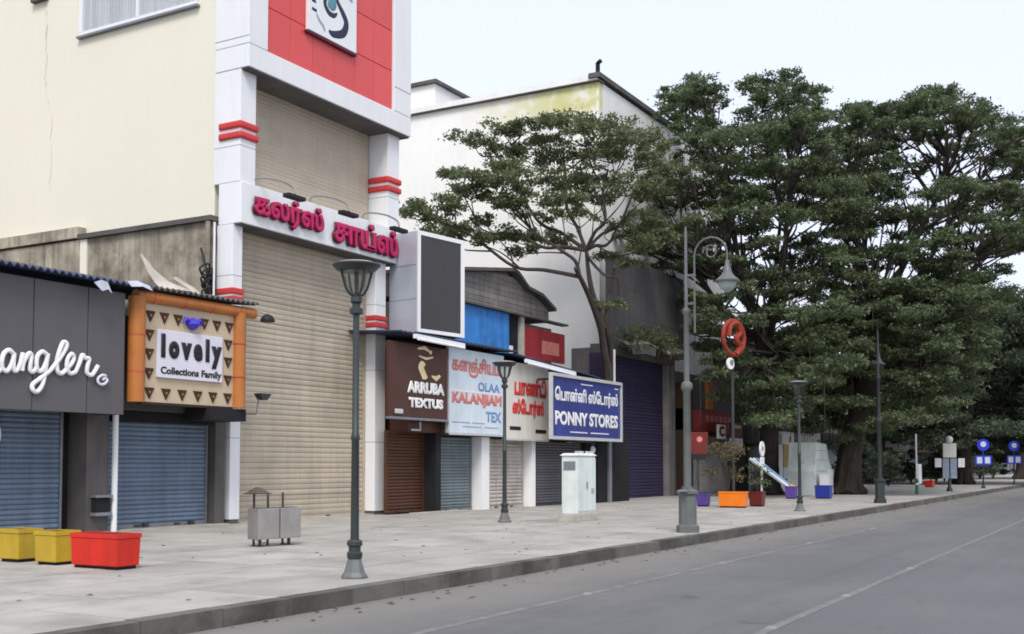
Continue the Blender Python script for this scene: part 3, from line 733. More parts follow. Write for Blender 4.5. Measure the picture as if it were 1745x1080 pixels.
# weathered shed behind the row
b = thing('gabled_shed', 'weathered grey gabled shed rising behind the shop row', 'building', (41, 27, 0))
part('wall', bx(35.5, 46.5, 24.3, 31, .2, 8.2), m_timber, b)
outline = [(35.5, 8.42), (45.9, 8.42), (45.95, 9.05), (43.45, 9.65), (42.1, 10.22), (35.5, 9.3)]
part('gable_back', MB().prism_xz(outline, 24.2, 31), m_timber, b)
for k in range(8):
    za = 8.42 + k * .235; zb = za + .222
    def xr(z): return 45.9 - max(0, (z - 9.05)) * 3.3 if z > 9.05 else 45.9
    def xl(z): return 35.5 if z < 9.3 else 35.5 + (z - 9.3) * 7.2
    if xl(zb) < xr(zb) - .3:
        part('board', MB().prism_xz([(xl(za), za), (xr(za), za), (xr(zb), zb), (xl(zb), zb)], 24.12, 24.18), m_timber, b)
part('roof', MB().sheet([[(35.3, 23.8, 9.42), (42.1, 23.8, 10.38), (42.6, 23.8, 10.3), (43.5, 23.8, 9.78), (44.8, 23.8, 9.62), (46.1, 23.8, 9.1)],
                          [(35.3, 31.2, 9.42), (42.1, 31.2, 10.38), (42.6, 31.2, 10.3), (43.5, 31.2, 9.78), (44.8, 31.2, 9.62), (46.1, 31.2, 9.1)]], (0, 0, -.14)), m_roof, b)
part('blue_sheet', corrugated(37.6, 42.0, 24.05, 7.6, 24.06, 7.6).box(37.4, 42.0, 24.0, 24.1, 6.6, 8.38), m_sheetblue, b, label='bright blue painted sheet')
part('red_sheet', bx(43.3, 47.2, 23.95, 24.1, 6.6, 7.98), m_sheetred, b, label='dark red painted sheet')
part('post', bx(42.0, 42.25, 23.95, 24.1, 6.6, 7.0), m_whitewall, b); part('post', bx(42.95, 43.28, 23.95, 24.1, 6.6, 8.38), m_plinth, b)
part('dark_opening', bx(42.26, 42.94, 24.1, 24.25, 6.6, 8.38), m_dark, b)
part('eave', bx(37.3, 47.3, 23.8, 24.15, 8.385, 8.47), m_concrete_dark, b)
part('faded_patch', bx(44.9, 46.6, 23.94, 23.949, 6.9, 7.5), m_redfade, b)

# ================================================================== WHITE BUILDING AND PURPLE SHUTTER BLOCK
def wall_stain():
    m = M('white_wall_stained', (.86, .855, .82), .8, .025, .3, .05, streak=.03, grime=(.62, .61, .56), grime_amt=.12)
    N, L = m.node_tree.nodes, m.node_tree.links; bsdf = N['Principled BSDF']
    src = bsdf.inputs['Base Color'].links[0].from_socket
    geo = N.new('ShaderNodeNewGeometry'); sp = N.new('ShaderNodeSeparateXYZ'); L.new(geo.outputs['Position'], sp.inputs[0])
    def rg(s, a, c, d, e):
        r = N.new('ShaderNodeMapRange'); r.inputs[1].default_value = a; r.inputs[2].default_value = c; r.inputs[3].default_value = d; r.inputs[4].default_value = e
        L.new(s, r.inputs[0]); return r.outputs[0]
    n = N.new('ShaderNodeTexNoise'); n.inputs['Scale'].default_value = .9; n.inputs['Detail'].default_value = 8; n.inputs['Roughness'].default_value = .7
    L.new(geo.outputs['Position'], n.inputs['Vector'])
    def mm(op, a, c):
        x = N.new('ShaderNodeMath'); x.operation = op; L.new(a, x.inputs[0]); L.new(c, x.inputs[1]); return x.outputs[0]
    k = mm('MULTIPLY', rg(sp.outputs[1], 32.5, 26.0, 0, 1), rg(sp.outputs[2], 19.5, 20.2, 0, 1))
    k = mm('MULTIPLY', k, rg(n.outputs[0], .36, .52, .25, 1.0))
    mx = N.new('ShaderNodeMix'); mx.data_type = 'RGBA'; mx.inputs[7].default_value = (.60, .58, .26, 1)
    L.new(k, mx.inputs[0]); L.new(src, mx.inputs[6]); L.new(mx.outputs[2], bsdf.inputs['Base Color'])
    return m
m_stained = wall_stain()
b = thing('white_building', 'tall plain white building with yellow green stain under its roof edge', 'building', (58, 32, 0))
part('side_wall', bx(51.2, 51.6, 24.0, 44, .2, 21.4), m_stained, b)
part('front_wall', bx(51.62, 70, 24.02, 24.4, .2, 21.4), m_whitewall, b)
part('parapet', bx(51.1, 51.7, 24.06, 44, 21.43, 21.75), m_whitewall, b)
part('drip_edge', bx(51.0, 51.7, 23.9, 44, 21.36, 21.425), m_concrete_dark, b)
part('coping', bx(51.0, 70, 23.86, 24.5, 21.55, 21.8), m_concrete_dark, b)
part('vent_pipe', MB().tube([(51.3, 24.1, 21.7), (51.3, 24.1, 22.35), (51.2, 23.9, 22.4)], .12, 8), m_dark, b, True)
part('roof_room', bx(51.8, 56, 34.4, 42, 21.5, 23.2), m_stained, b)
part('roof_room_cap', bx(51.6, 56.2, 34.2, 42, 23.21, 23.4), m_concrete_dark, b)
part('wall_tone_strip', bx(51.14, 51.19, 24.0, 27.0, .2, 12.5), m_greyclad, b) if False else None

b = thing('purple_shutter_building', 'grey clad block with tall dark purple shutter behind the royal blue sign', 'building', (53, 23, 0))
part('wall', bx(47.9, 58, 23.0, 23.95, .2, 7.4), m_greyclad, b)
part('cladding', bx(49.7, 58.0, 22.1, 22.98, 7.6, 12.0), m_greyclad, b)
for z in (9.1, 10.5): part('cladding_joint', bx(49.7, 58, 22.094, 22.099, z, z + .03), m_concrete_dark, b)
part('lintel', bx(47.95, 56.6, 22.1, 22.98, 7.15, 7.58), m_concrete_dark, b)
roller_shutter(b, 48.35, 55.6, .2, 7.15, 22.5, .16, m_purpleshut, m_purpleshut)
part('frame_post', bx(47.85, 48.25, 22.2, 22.98, .2, 7.14), m_purpleshut, b)
part('frame_post', bx(55.7, 56.0, 22.2, 22.98, .2, 7.14), m_timber, b)
part('frame_post', bx(56.1, 56.6, 22.1, 22.98, .2, 7.14), m_greyclad, b)
part('canopy', MB().sheet([[(48.8, 21.4, 7.5), (51.0, 21.2, 7.75), (53.5, 21.3, 7.45), (56.5, 21.2, 7.8)], [(48.8, 22.08, 7.9), (51.0, 22.08, 8.0), (53.5, 22.08, 7.85), (56.5, 22.08, 8.05)]], (0, 0, .08)), m_concrete, b)
part('canopy_fringe', MB().sheet([[(49.0, 21.35, 7.5), (50.4, 21.25, 7.7), (51.8, 21.2, 7.6)], [(49.2, 21.3, 7.1), (50.6, 21.2, 7.25), (51.7, 21.2, 7.2)]], (0, .03, 0)), m_concrete_dark, b)

# small red shop beyond
b = thing('shop_building', 'small shop with red fascia and pale shutter beyond the purple shutter', 'building', (62, 23, 0))
part('wall', bx(57.4, 67.5, 22.6, 23.9, .2, 7), m_shopwall, b)
part('fascia', bx(57.2, 65.4, 21.75, 22.5, 3.75, 4.9), m_sheetred, b)
part('fascia', bx(57.2, 57.9, 21.6, 22.5, .2, 6.3), m_darkbrown, b)
roller_shutter(b, 59.4, 65.2, .2, 3.5, 22.2, .12, m_whiteshut, m_rail)
part('blade_sign', bx(59.5, 60.4, 21.3, 21.45, 4.95, 6.5), m_orange_frame, b)
text('lettering', 'FASHION', 60.2, 64.6, 4.25, 4.66, 21.748, m_redfade, b, .04, .012) if False else None
for k in range(6): part('faded_letter', bx(60.4 + k * .75, 60.9 + k * .75, 21.73, 21.748, 4.3, 4.65), m_redfade, b)
t = thing('hanging_sign', 'small white sign with dark red mark in front of red fascia', 'sign', (60.5, 20.9, 2.9))
part('board', bx(59.9, 61.3, 20.9, 20.96, 3.3, 4.1), m_letterwhite, t, bevel=.05)
mb = MB().tube(smooth_path([(60.9, 20.89, 3.9), (60.5, 20.89, 3.95), (60.25, 20.89, 3.7), (60.5, 20.89, 3.5), (60.95, 20.89, 3.55)], 4), .08, 6)
part('mark', mb, m_maroon, t); part('lower_board', bx(59.95, 61.25, 20.9, 20.96, 2.85, 3.28), m_black, t)
part('hanger', bx(60.5, 60.55, 20.92, 21.7, 4.02, 4.08), m_darkrail, t)
t = thing('hanging_sign', 'white and dark red banner hanging right of the small white sign', 'sign', (63.3, 20.8, 2.5))
part('upper_board', bx(61.8, 64.0, 20.8, 20.86, 3.4, 4.3), m_dkred, t); part('lower_board', bx(61.8, 64.0, 20.79, 20.86, 2.65, 3.38), m_letterwhite, t)
part('stripe', bx(62.2, 63.7, 20.785, 20.798, 3.95, 4.15), m_flex2, t); part('hanger', bx(62.8, 62.85, 20.86, 21.7, 4.2, 4.26), m_darkrail, t)
t = thing('signpost', 'dark red shop board on a thin black post by the purple planter', 'sign', (44.0, 16.2, .2))
part('post', MB().tube([(44.0, 16.2, .2), (44.0, 16.2, 2.6)], .05, 8), m_darkrail, t, True)
part('board', bx(43.65, 44.4, 16.1, 16.16, 2.3, 3.2), m_dkred, t); part('board_base', bx(43.75, 44.3, 16.12, 16.2, 2.05, 2.29), m_black, t)
mb = MB().lathe(0, 0, [(.12, 0), (.12, .02)], 12); mb.v = [(44.05 + x, 16.09 + z, 2.9 + y) for x, y, z in mb.v]
part('board_mark', mb, m_redfade, t)
t.rotation_euler = (0, 0, R(-60))

# far buildings glimpsed under and through the trees, tree shade painted into their colours
random.seed(21)
FAR = [(68, 78, 9.5, m_concrete_dark, 'two storey building darkened in colour for tree shade behind the first big tree trunk', m_darkshut),
       (78.5, 92, 11, m_shopwall, 'grey building and shutters coloured dark for tree shade behind the thick tree trunk', m_greyshut),
       (92.5, 108, 9, m_darkbrown, 'brown building and shutters coloured dark for tree shade far down the street', m_dark),
       (108.5, 128, 12, m_concrete_dark, 'concrete building with shade painted into its colour under the far trees', m_darkshut),
       (128.5, 160, 11, m_darkbrown, 'brown building coloured dark for tree shade at far end of the shop row', m_dark),
       (160.5, 250, 12, m_shopwall, 'building coloured dark for tree shade closing the street behind the farthest trees', m_darkshut)]
for (xa, xb, h, mt, lab, sm) in FAR:
    b = thing('far_building', lab, 'building', ((xa + xb) / 2, 25, 0), 'buildings far down the street')
    part('wall', bx(xa, xb, 22.0, 32, .2, h), mt, b)
    part('parapet', bx(xa - .1, xb + .1, 21.8, 22.3, h + .01, h + .5), mt, b)
    n = max(2, int((xb - xa) / 5)); w_ = (xb - xa) / n
    for k in range(n):
        x = xa + k * w_
        sh = part('shutter', bx(x + .5, x + w_ - .5, 21.9, 21.99, .25, 3.0), sm, b)
        part('fascia', bx(x + .25, x + w_ - .25, 21.6, 21.99, 3.2, 4.3), random.choice([m_flex2 if xa < 93 else m_sheetred, m_greyclad, m_dark, m_timber, m_brownsign]), b)
        wi = part('window', bx(x + 1.2, x + w_ - 1.2, 21.93, 21.99, 5.4, 7.2), m_glass, b)
        part('frame', bx(x + 1.1, x + w_ - 1.1, 21.86, 21.92, 5.28, 5.38).box(x + w_ / 2 - .05, x + w_ / 2 + .05, 21.86, 21.92, 5.39, 7.2), m_frame, wi)

# ================================================================== STREET LAMPS
def small_lamp(loc, label):
    t = thing('street_lamp', label, 'street lamp', loc, 'low lantern lamps along the pavement')
    x, y, z = loc
    part('base', MB().lathe(x, y, [(.20, z), (.20, z + .03), (.155, z + .09), (.105, z + .26), (.10, z + .28)], 8), m_lampmid, t)
    part('lower_shaft', MB().lathe(x, y, [(.10, z + .28), (.115, z + .31), (.115, z + .37), (.09, z + .39), (.09, z + .46), (.115, z + .48), (.115, z + .53), (.085, z + .56)], 14), m_lamp, t, True)
    part('pole', MB().lathe(x, y, [(.064, z + .56), (.056, z + 2.0), (.066, z + 2.02), (.066, z + 2.08), (.052, z + 2.1), (.047, z + 3.85), (.10, z + 3.88), (.10, z + 3.95), (.06, z + 3.97), (.06, z + 4.02), (.09, z + 4.05), (.085, z + 4.12), (.04, z + 4.16)], 14), m_lamp, t, True)
    for k in range(4):
        a = math.pi / 4 + k * math.pi / 2 + .35
        c, s_ = math.cos(a), math.sin(a)
        P = [(x + r * c, y + r * s_, z + h) for r, h in ((.02, 4.14), (.10, 4.16), (.17, 4.25), (.22, 4.40), (.27, 4.56))]
        part('cage_rib', MB().tube(smooth_path(P, 3), .02, 6), m_lamp, t, True)
    part('glass', MB().lathe(x, y, [(.05, z + 4.17), (.14, z + 4.24), (.19, z + 4.38), (.245, z + 4.55)], 16, close=False), m_lampglass, t, True)
    cp = part('canopy', MB().lathe(x, y, [(.20, z + 4.49), (.29, z + 4.52), (.355, z + 4.585), (.355, z + 4.605), (.25, z + 4.63), (.08, z + 4.645)], 24), m_lamp, t, True)
    part('cap', MB().lathe(x, y, [(.35, z + 4.606), (.25, z + 4.64), (.06, z + 4.665), (.01, z + 4.67)], 24), m_lampcap, cp, True)
    part('lamp_core', MB().lathe(x, y, [(.03, z + 4.16), (.035, z + 4.5)], 8), m_lamp, t, True)
    return t
lp = small_lamp((13.2, 10.14, .2), 'dark lantern lamp standing nearest, in front of the beige shutter')
copy_tree(lp, (28.07, 16.19, .2), .3, 'dark lantern lamp in front of the pale blue and cream signs')
copy_tree(lp, (40.0, 10.92, .2), .7, 'grey lantern lamp against the trees beyond the orange planter')

def tall_lamp(loc, label):
    t = thing('tall_street_lamp', label, 'street lamp', loc, 'tall crook arm lamps near the kerb')
    x, y, z = loc
    part('pedestal', MB().lathe(x, y, [(.28, z), (.28, z + .16), (.22, z + .19), (.215, z + .9), (.27, z + .95), (.27, z + 1.02), (.14, z + 1.06), (.14, z + 1.12)], 8), m_lampmid, t)
    part('shaft', MB().lathe(x, y, [(.095, z + 1.1), (.088, z + 3.45), (.13, z + 3.5), (.145, z + 3.58), (.13, z + 3.66), (.07, z + 3.7), (.062, z + 5.35), (.10, z + 5.4), (.10, z + 5.48), (.045, z + 5.52), (.035, z + 7.4), (.02, z + 7.55)], 12), m_lampmid, t, True)
    P = [(x, y - .22, z + 4.9), (x, y - .22, z + 6.8)] + [(x, y - .22 - .42 + .42 * math.cos(a), z + 6.8 + .42 * math.sin(a)) for a in [math.pi * k / 8 for k in range(1, 9)]] + [(x, y - 1.06, z + 6.55)]
    part('crook_arm', MB().tube(P, .024, 7), m_lampmid, t, True)
    for h in (5.6, 6.3): part('arm_clamp', bx(x - .03, x + .03, y - .24, y + .03, z + h, z + h + .05), m_lampmid, t)
    scroll = [(x, y - .64 + .2 * math.cos(a) * (1 - a / 12), z + 6.85 + .2 * math.sin(a) * (1 - a / 12)) for a in [k * .5 for k in range(18)]]
    part('scroll', MB().tube(scroll, .02, 5), m_lampmid, t, True)
    part('lantern_neck', MB().lathe(x, y - 1.06, [(.05, z + 6.62), (.06, z + 6.5), (.09, z + 6.42), (.11, z + 6.32)][::-1], 12), m_lampmid, t, True)
    part('lantern_hood', MB().lathe(x, y - 1.06, [(.29, z + 6.08), (.30, z + 6.12), (.17, z + 6.23), (.11, z + 6.32)], 18), m_lampmid, t, True)
    part('lantern_glass', MB().lathe(x, y - 1.06, [(.05, z + 5.84), (.14, z + 5.89), (.20, z + 5.98), (.225, z + 6.08)], 18), m_opal, t, True)
    part('service_plate', bx(x - .4, x - .2, y - .1, y + .1, z + 1.0, z + 1.04), m_rail, t)
    return t
tl = tall_lamp((26.14, 9.9, .2), 'tall grey crook arm lamp post at the kerb before the purple shutter')
tl2 = copy_tree(tl, (50.3, 10.24, .2), R(100), 'dark tall lamp post at the kerb before the thick tree trunk')
for c in kids(tl2):
    if True:
        c.material_slots[0].link = 'OBJECT'; c.material_slots[0].material = m_lamp

# ================================================================== BIN, CABINET, PLANTERS
t = thing('litter_bin', 'twin steel litter bin on dark posts, one small hood left, before the beige shutter', 'litter bin', (17.7, 15.65, .2))
x, y, z = 17.7, 15.65, .2
for xa in (-.62, .015):
    bd = part('bin_box', bx(x + xa, x + xa + .605, y - .2, y + .2, z + .16, z + .84), m_bin, t, bevel=.012)
    part('bin_opening', bx(x + xa + .04, x + xa + .56, y - .16, y + .16, z + .842, z + .846), m_dark, bd)
for xa in (-.42, -.02, .42): part('post', bx(x + xa - .02, x + xa + .02, y + .21, y + .25, z + (.0 if xa else .3), z + 1.17), m_bindark, t)
for xa in (-.42, .42): part('foot', bx(x + xa - .06, x + xa + .06, y - .12, y + .26, z, z + .02), m_bindark, t); part('leg', bx(x + xa - .025, x + xa + .025, y - .03, y + .03, z + .02, z + .158), m_bindark, t)
hd = MB().frustum(x - .42, y + .1, z + 1.15, z + 1.17, .46, .46, .46, .46); hd.frustum(x - .42, y + .1, z + 1.171, z + 1.30, .40, .40, .08, .08)
part('hood', hd, m_bindark, t)
part('cross_bar', bx(x - .55, x + .55, y + .201, y + .22, z + .4, z + .46), m_bindark, t)
t.rotation_euler = (0, 0, R(-10)); t.scale = (.88, .88, .92)

t = thing('electrical_cabinet', 'pale green roadside electrical cabinet on a stained plinth below the blue sign', 'cabinet', (29.95, 14.75, .2))
part('plinth', bx(29.25, 30.62, 14.4, 15.08, .19, .42), m_plinth, t, bevel=.02)
part('body', bx(29.34, 30.54, 14.48, 15.0, .421, 2.12), m_cab, t, bevel=.02)
for xa in (29.37, 29.95): part('door', bx(xa, xa + .565, 14.455, 14.479, .5, 2.05), m_cab, t, bevel=.006)
part('handle', bx(29.88, 29.92, 14.43, 14.454, 1.15, 1.35), m_rail, t)
part('roof_lip', MB().frustum(29.94, 14.74, 2.121, 2.19, 1.28, .6, 1.1, .45), m_cab, t)
for xa in (29.4, 29.7, 30.1, 30.4): part('roof_lug', bx(xa, xa + .1, 14.5, 14.6, 2.17, 2.25), m_frame, t)
part('side_vent', bx(29.325, 29.339, 14.55, 14.93, 1.7, 1.95), m_rail, t)
part('notice', bx(30.2, 30.4, 14.447, 14.454, 1.0, 1.16), m_plinth, t)

def planter(x0, x1, y0, y1, h, mat, label, rim=.035, plant=None):
    cx, cy = (x0 + x1) / 2, (y0 + y1) / 2; w, d = x1 - x0, y1 - y0
    t = thing('planter', label, 'planter', (cx, cy, .2), 'coloured box planters on the pavement')
    part('plinth', bx(x0 + .06, x1 - .06, y0 + .06, y1 - .06, .195, .25), m_dark, t)
    part('box', MB().frustum(cx, cy, .25, .2 + h - .07, w - .05, d - .05, w - .02, d - .02), mat, t, bevel=.015)
    r = MB(); z0, z1 = .2 + h - .069, .2 + h
    r.box(x0, x1, y0, y0 + rim, z0, z1).box(x0, x1, y1 - rim, y1, z0, z1).box(x0, x0 + rim, y0 + rim, y1 - rim, z0, z1).box(x1 - rim, x1, y0 + rim, y1 - rim, z0, z1)
    part('rim', r, mat, t)
    part('soil', bx(x0 + rim, x1 - rim, y0 + rim, y1 - rim, z0 + .001, z1 - .02), m_soil, t)
    return t
planter(12.28, 12.78, 14.07, 15.17, .56, m_red, 'long bright red planter box beside the two yellow ones')
planter(12.36, 12.86, 15.60, 16.16, .56, m_yellow, 'yellow planter box touching the red one')
planter(12.45, 12.95, 16.66, 17.22, .56, m_yellow, 'yellow planter box at the far left edge of the pavement')
planter(41.9, 42.4, 13.57, 14.62, .62, m_orange, 'long orange planter box under the trees')
planter(42.5, 43.0, 15.3, 15.75, .52, m_purple, 'purple planter box at the foot of the dark red post sign')
planter(43.6, 44.1, 13.4, 13.95, .6, m_dkred, 'dark red planter box behind the orange one')
planter(54.1, 54.6, 15.0, 15.5, .62, m_purple, 'purple planter box at the foot of the leaning board')
planter(55.2, 55.8, 13.6, 14.35, .65, m_bluegrp, 'dark blue planter box in front of the pale green kiosk')

# ================================================================== THINGS FAR DOWN THE PAVEMENT
m_ringred = M('orange_red_sign', (.26, .035, .016), .55, .4, 7)
t = thing('pole_sign', 'round orange red ring sign on a dark pole among the leaves', 'sign', (45.2, 15.1, .2))
part('pole', MB().tube([(45.2, 15.1, .2), (45.2, 15.1, 6.3)], .06, 8), m_darkrail, t, True)
rg = [(45.2 + .72 * math.cos(a), 15.02, 7.15 + .72 * math.sin(a)) for a in [2 * math.pi * i / 32 for i in range(33)]]
part('ring', MB().tube(rg, .09, 8), m_ringred, t, True)
part('ring_mark', MB().tube(smooth_path([(44.8, 14.98, 7.2), (44.9, 14.98, 7.6), (45.3, 14.98, 7.75), (45.6, 14.98, 7.4), (45.3, 14.98, 7.1), (45.6, 14.98, 6.8), (45.3, 14.98, 6.45)], 4), .13, 6), m_ringred, t, True)
mb = MB().lathe(0, 0, [(.24, 0), (.24, .06)], 20); mb.v = [(44.9 + x, 14.95 + z, 6.05 + y) for x, y, z in mb.v]
part('white_disc', mb, m_letterwhite, t)
mb = MB().lathe(0, 0, [(.12, 0), (.12, .02)], 12); mb.v = [(44.95 + x, 14.92 + z, 6.1 + y) for x, y, z in mb.v]
part('disc_mark', mb, m_rail, t)
t.rotation_euler = (0, 0, R(-18))

t = thing('signpost', 'white round headed sign on thin white post right of the orange planter', 'sign', (52.0, 16.0, .2))
part('post', MB().tube([(52, 16, .2), (52, 16, 2.0)], .05, 8), m_frame, t, True)
mb = MB().lathe(0, 0, [(.36, 0), (.36, .06)], 18); mb.v = [(52 + x, 15.93 + z, 2.6 + y) for x, y, z in mb.v]
part('round_board', mb, m_letterwhite, t)
part('lower_board', bx(51.75, 52.25, 15.93, 15.99, 1.75, 2.22), m_letterwhite, t)
mb = MB().lathe(0, 0, [(.1, 0), (.1, .02)], 12); mb.v = [(52 + x, 15.91 + z, 2.62 + y) for x, y, z in mb.v]
part('board_mark', mb, m_rail, t)

t = thing('kiosk', 'narrow white kiosk with yellow poster between tree trunk and lamp', 'kiosk', (68.2, 19.6, .2))
part('wall', bx(67.2, 70.6, 19.6, 20.8, .2, 3.9), m_whitewall, t)
part('roof', bx(66.9, 70.9, 19.3, 21.0, 3.92, 4.05), m_greyclad, t)
part('yellow_poster', bx(68.1, 69.8, 19.54, 19.595, 1.7, 3.6), m_yellow, t)
part('poster_foot', bx(68.1, 69.8, 19.55, 19.595, 1.1, 1.68), m_flex, t)
part('white_box', bx(66.6, 68.0, 19.2, 19.58, 3.1, 3.7), m_letterwhite, t)
part('counter', bx(67.3, 70.5, 19.3, 19.59, .9, 1.0), m_rail, t)

t = thing('leaning_board', 'blue and white striped board leaning into the second purple planter', 'board', (54.0, 15.8, .2))
for k, mt in enumerate((m_flex, m_letterwhite, m_blueprint)):
    o = .14 * k
    mb = MB(); mb.prism_xz([(0, 0), (.13, 0), (.13, .03), (0, .03)], 0, 2.3)
    # slide along the lean: from (53.3, 17.0, 2.2) down to (54.2, 15.3, .75)
    A0, A1 = Vector((53.2 + o * .5, 16.95 - o, 2.15)), Vector((54.25 + o * .5, 15.3 - o * .4, .72))
    mb = MB().tube([A0, A1], .075, 4)
    part('stripe_board', mb, mt, t)
part('yellow_end', MB().tube([(54.2, 15.32, .83), (54.42, 15.1, .72)], .13, 6), m_yellow, t)
part('prop', MB().tube([(53.3, 17.0, .2), (53.3, 17.0, 2.15)], .04, 6), m_darkrail, t)

t = thing('kiosk', 'pale green stepped kiosk with white front board under the trees', 'kiosk', (61.2, 16.2, .2))
outl = [(60.0, .2), (63.2, .2), (63.4, 1.7), (62.8, 2.1), (62.3, 3.0), (60.2, 3.05), (60.05, 2.2), (59.8, 1.5)]
part('body', MB().prism_xz(outl, 15.5, 17.0), m_cab, t, bevel=.03)
for z in (1.5, 2.1, 2.6): part('panel_joint', bx(60.2, 62.2, 15.492, 15.499, z, z + .03), m_rail, t)
part('front_board', bx(59.9, 61.6, 15.2, 15.3, .5, 1.35), m_letterwhite, t); part('board_leg', bx(59.95, 60.05, 15.2, 15.3, .2, .49), m_rail, t); part('board_leg', bx(61.45, 61.55, 15.2, 15.3, .2, .49), m_rail, t)
part('side_panel', bx(62.4, 63.3, 15.4, 15.49, .25, 1.6), m_letterwhite, t)

t = thing('signpost', 'post with white boards and two blue grey strips by the far kerb', 'sign', (74.8, 11.0, .2))
X, Y_ = 74.8, 11.0
part('base', MB().lathe(X, Y_, [(.2, .2), (.18, .35), (.1, .5), (.09, 1.0)], 10), m_lamp, t, True)
part('post', MB().tube([(X, Y_, .9), (X, Y_, 3.3)], .06, 8), m_lamp, t, True)
for o in (-.24, .24): part('strip_panel', bx(X + o - .2, X + o + .2, Y_ - .1, Y_ - .06, 1.0, 2.25), m_greyprint, t)
part('main_board', bx(X - .42, X + .42, Y_ - .14, Y_ - .08, 2.3, 3.2), m_flex2, t, bevel=.08)
for o in (-.72, .72): part('side_plate', bx(X + o - .2, X + o + .2, Y_ - .12, Y_ - .08, 1.7, 2.26), m_letterwhite, t); 
part('plate_bar', bx(X - .8, X + .8, Y_ - .075, Y_ - .03, 2.0, 2.06), m_lamp, t)
part('finial', MB().lathe(X, Y_ - .1, [(.12, 3.22), (.2, 3.34), (.22, 3.48), (.14, 3.62), (.04, 3.66)], 12), m_letterwhite, t, True)
t.rotation_euler = (0, 0, R(-62))

def blue_sign(X, Y_, label, s=1.0):
    t = thing('traffic_sign', label, 'traffic sign', (X, Y_, .2))
    part('post', MB().tube([(X, Y_, .2), (X, Y_, 3.4 * s)], .06, 8), m_lamp, t, True)
    mb = MB().lathe(0, 0, [(.42 * s, 0), (.42 * s, .05)], 22); mb.v = [(X + x, Y_ - .12 + z, 3.05 * s + .2 + y) for x, y, z in mb.v]
    part('blue_disc', mb, m_bluesign, t)
    mb = MB().lathe(0, 0, [(.2 * s, 0), (.2 * s, .02)], 14); mb.v = [(X + x, Y_ - .15 + z, 3.1 * s + .2 + y) for x, y, z in mb.v]
    part('disc_symbol', mb, m_flex, t)
    part('lower_plate', bx(X - .55 * s, X + .55 * s, Y_ - .12, Y_ - .07, 1.85 * s, 2.5 * s), m_bluesign, t)
    for o in (-.27, .27): part('plate_symbol', bx(X + o * s - .18 * s, X + o * s + .18 * s, Y_ - .14, Y_ - .121, 1.95 * s, 2.4 * s), m_flex, t)
    part('foot', MB().lathe(X, Y_, [(.16, .2), (.14, .3), (.07, .5)], 10), m_lamp, t)
    t.rotation_euler = (0, 0, R(-65))
m_bluesign = M('blue_sign_face', (.03, .05, .62), .35, .05, 3)
blue_sign(85.3, 10.3, 'bright blue round sign with white symbol at the far kerb')
blue_sign(101.8, 9.9, 'farther dark blue sign with white plates at right edge of frame', 1.05)

t = thing('signpost', 'thin white post with pale box at its foot far under the trees', 'post', (90.0, 15.6, .2))
part('post', MB().tube([(90, 15.6, .2), (90, 15.6, 4.2)], .07, 8), m_frame, t, True)
part('box', bx(89.5, 90.5, 15.3, 15.55, .4, 1.9), m_whitewall, t, bevel=.03)
t = thing('bollard', 'short green bollard near the far kerb', 'bollard', (66.4, 11.5, .2))
part('post', MB().lathe(66.4, 11.5, [(.1, .2), (.09, .3), (.08, .95), (.1, 1.0), (.04, 1.08)], 10), M('green_paint', (.03, .16, .06), .5, .1, 3), t, True)
part('band', MB().lathe(66.4, 11.5, [(.092, .72), (.092, .82)], 10), m_letterwhite, t)
t = planter(87.2, 88.3, 14.0, 14.6, .5, m_red, 'tiny red planter box far under the trees')

# ================================================================== TREES
def crown_mesh(name, pads, mat, per_m2, leaf, seed, flat=.36):
    rng = np.random.default_rng(seed); C, U, V = [], [], []
    for (px, py, pz, r) in pads:
        n = int(per_m2 * r * r); k = max(7, int(8 * r * r))
        d = rng.normal(size=(k, 3)); d /= np.linalg.norm(d, axis=1)[:, None]
        d[:, 2] = np.where(d[:, 2] < 0, d[:, 2] * .55, d[:, 2])
        sub = d * (rng.random((k, 1)) ** .4) * np.array([r, r, r * flat])
        idx = rng.integers(0, k, n)
        c = sub[idx] + rng.normal(size=(n, 3)) * np.array([.20, .20, .09]) * max(.8, r * .75)
        c += np.array([px, py, pz])
        nz = rng.normal(size=(n, 3)) * np.array([.9, .9, .5]) + np.array([0, 0, .7])
        nz /= np.linalg.norm(nz, axis=1)[:, None]
        a = rng.normal(size=(n, 3)); u = np.cross(nz, a); u /= np.linalg.norm(u, axis=1)[:, None]; v = np.cross(nz, u)
        ln = leaf * rng.uniform(.7, 1.35, (n, 1))
        C.append(c); U.append(u * ln); V.append(v * ln * rng.uniform(.42, .62, (n, 1)))
    C = np.concatenate(C); U = np.concatenate(U); V = np.concatenate(V); n = len(C)
    co = np.stack([C - U * .5, C - U * .05 + V * .5, C + U * .5, C - U * .05 - V * .5], 1).reshape(-1, 3)
    me = bpy.data.meshes.new(name)
    me.vertices.add(n * 4); me.vertices.foreach_set('co', co.astype('f').ravel())
    me.loops.add(n * 4); me.loops.foreach_set('vertex_index', np.arange(n * 4, dtype='i'))
    me.polygons.add(n); me.polygons.foreach_set('loop_start', np.arange(0, n * 4, 4, dtype='i'))
    me.materials.append(mat); me.update(calc_edges=True); me.validate()
    return me

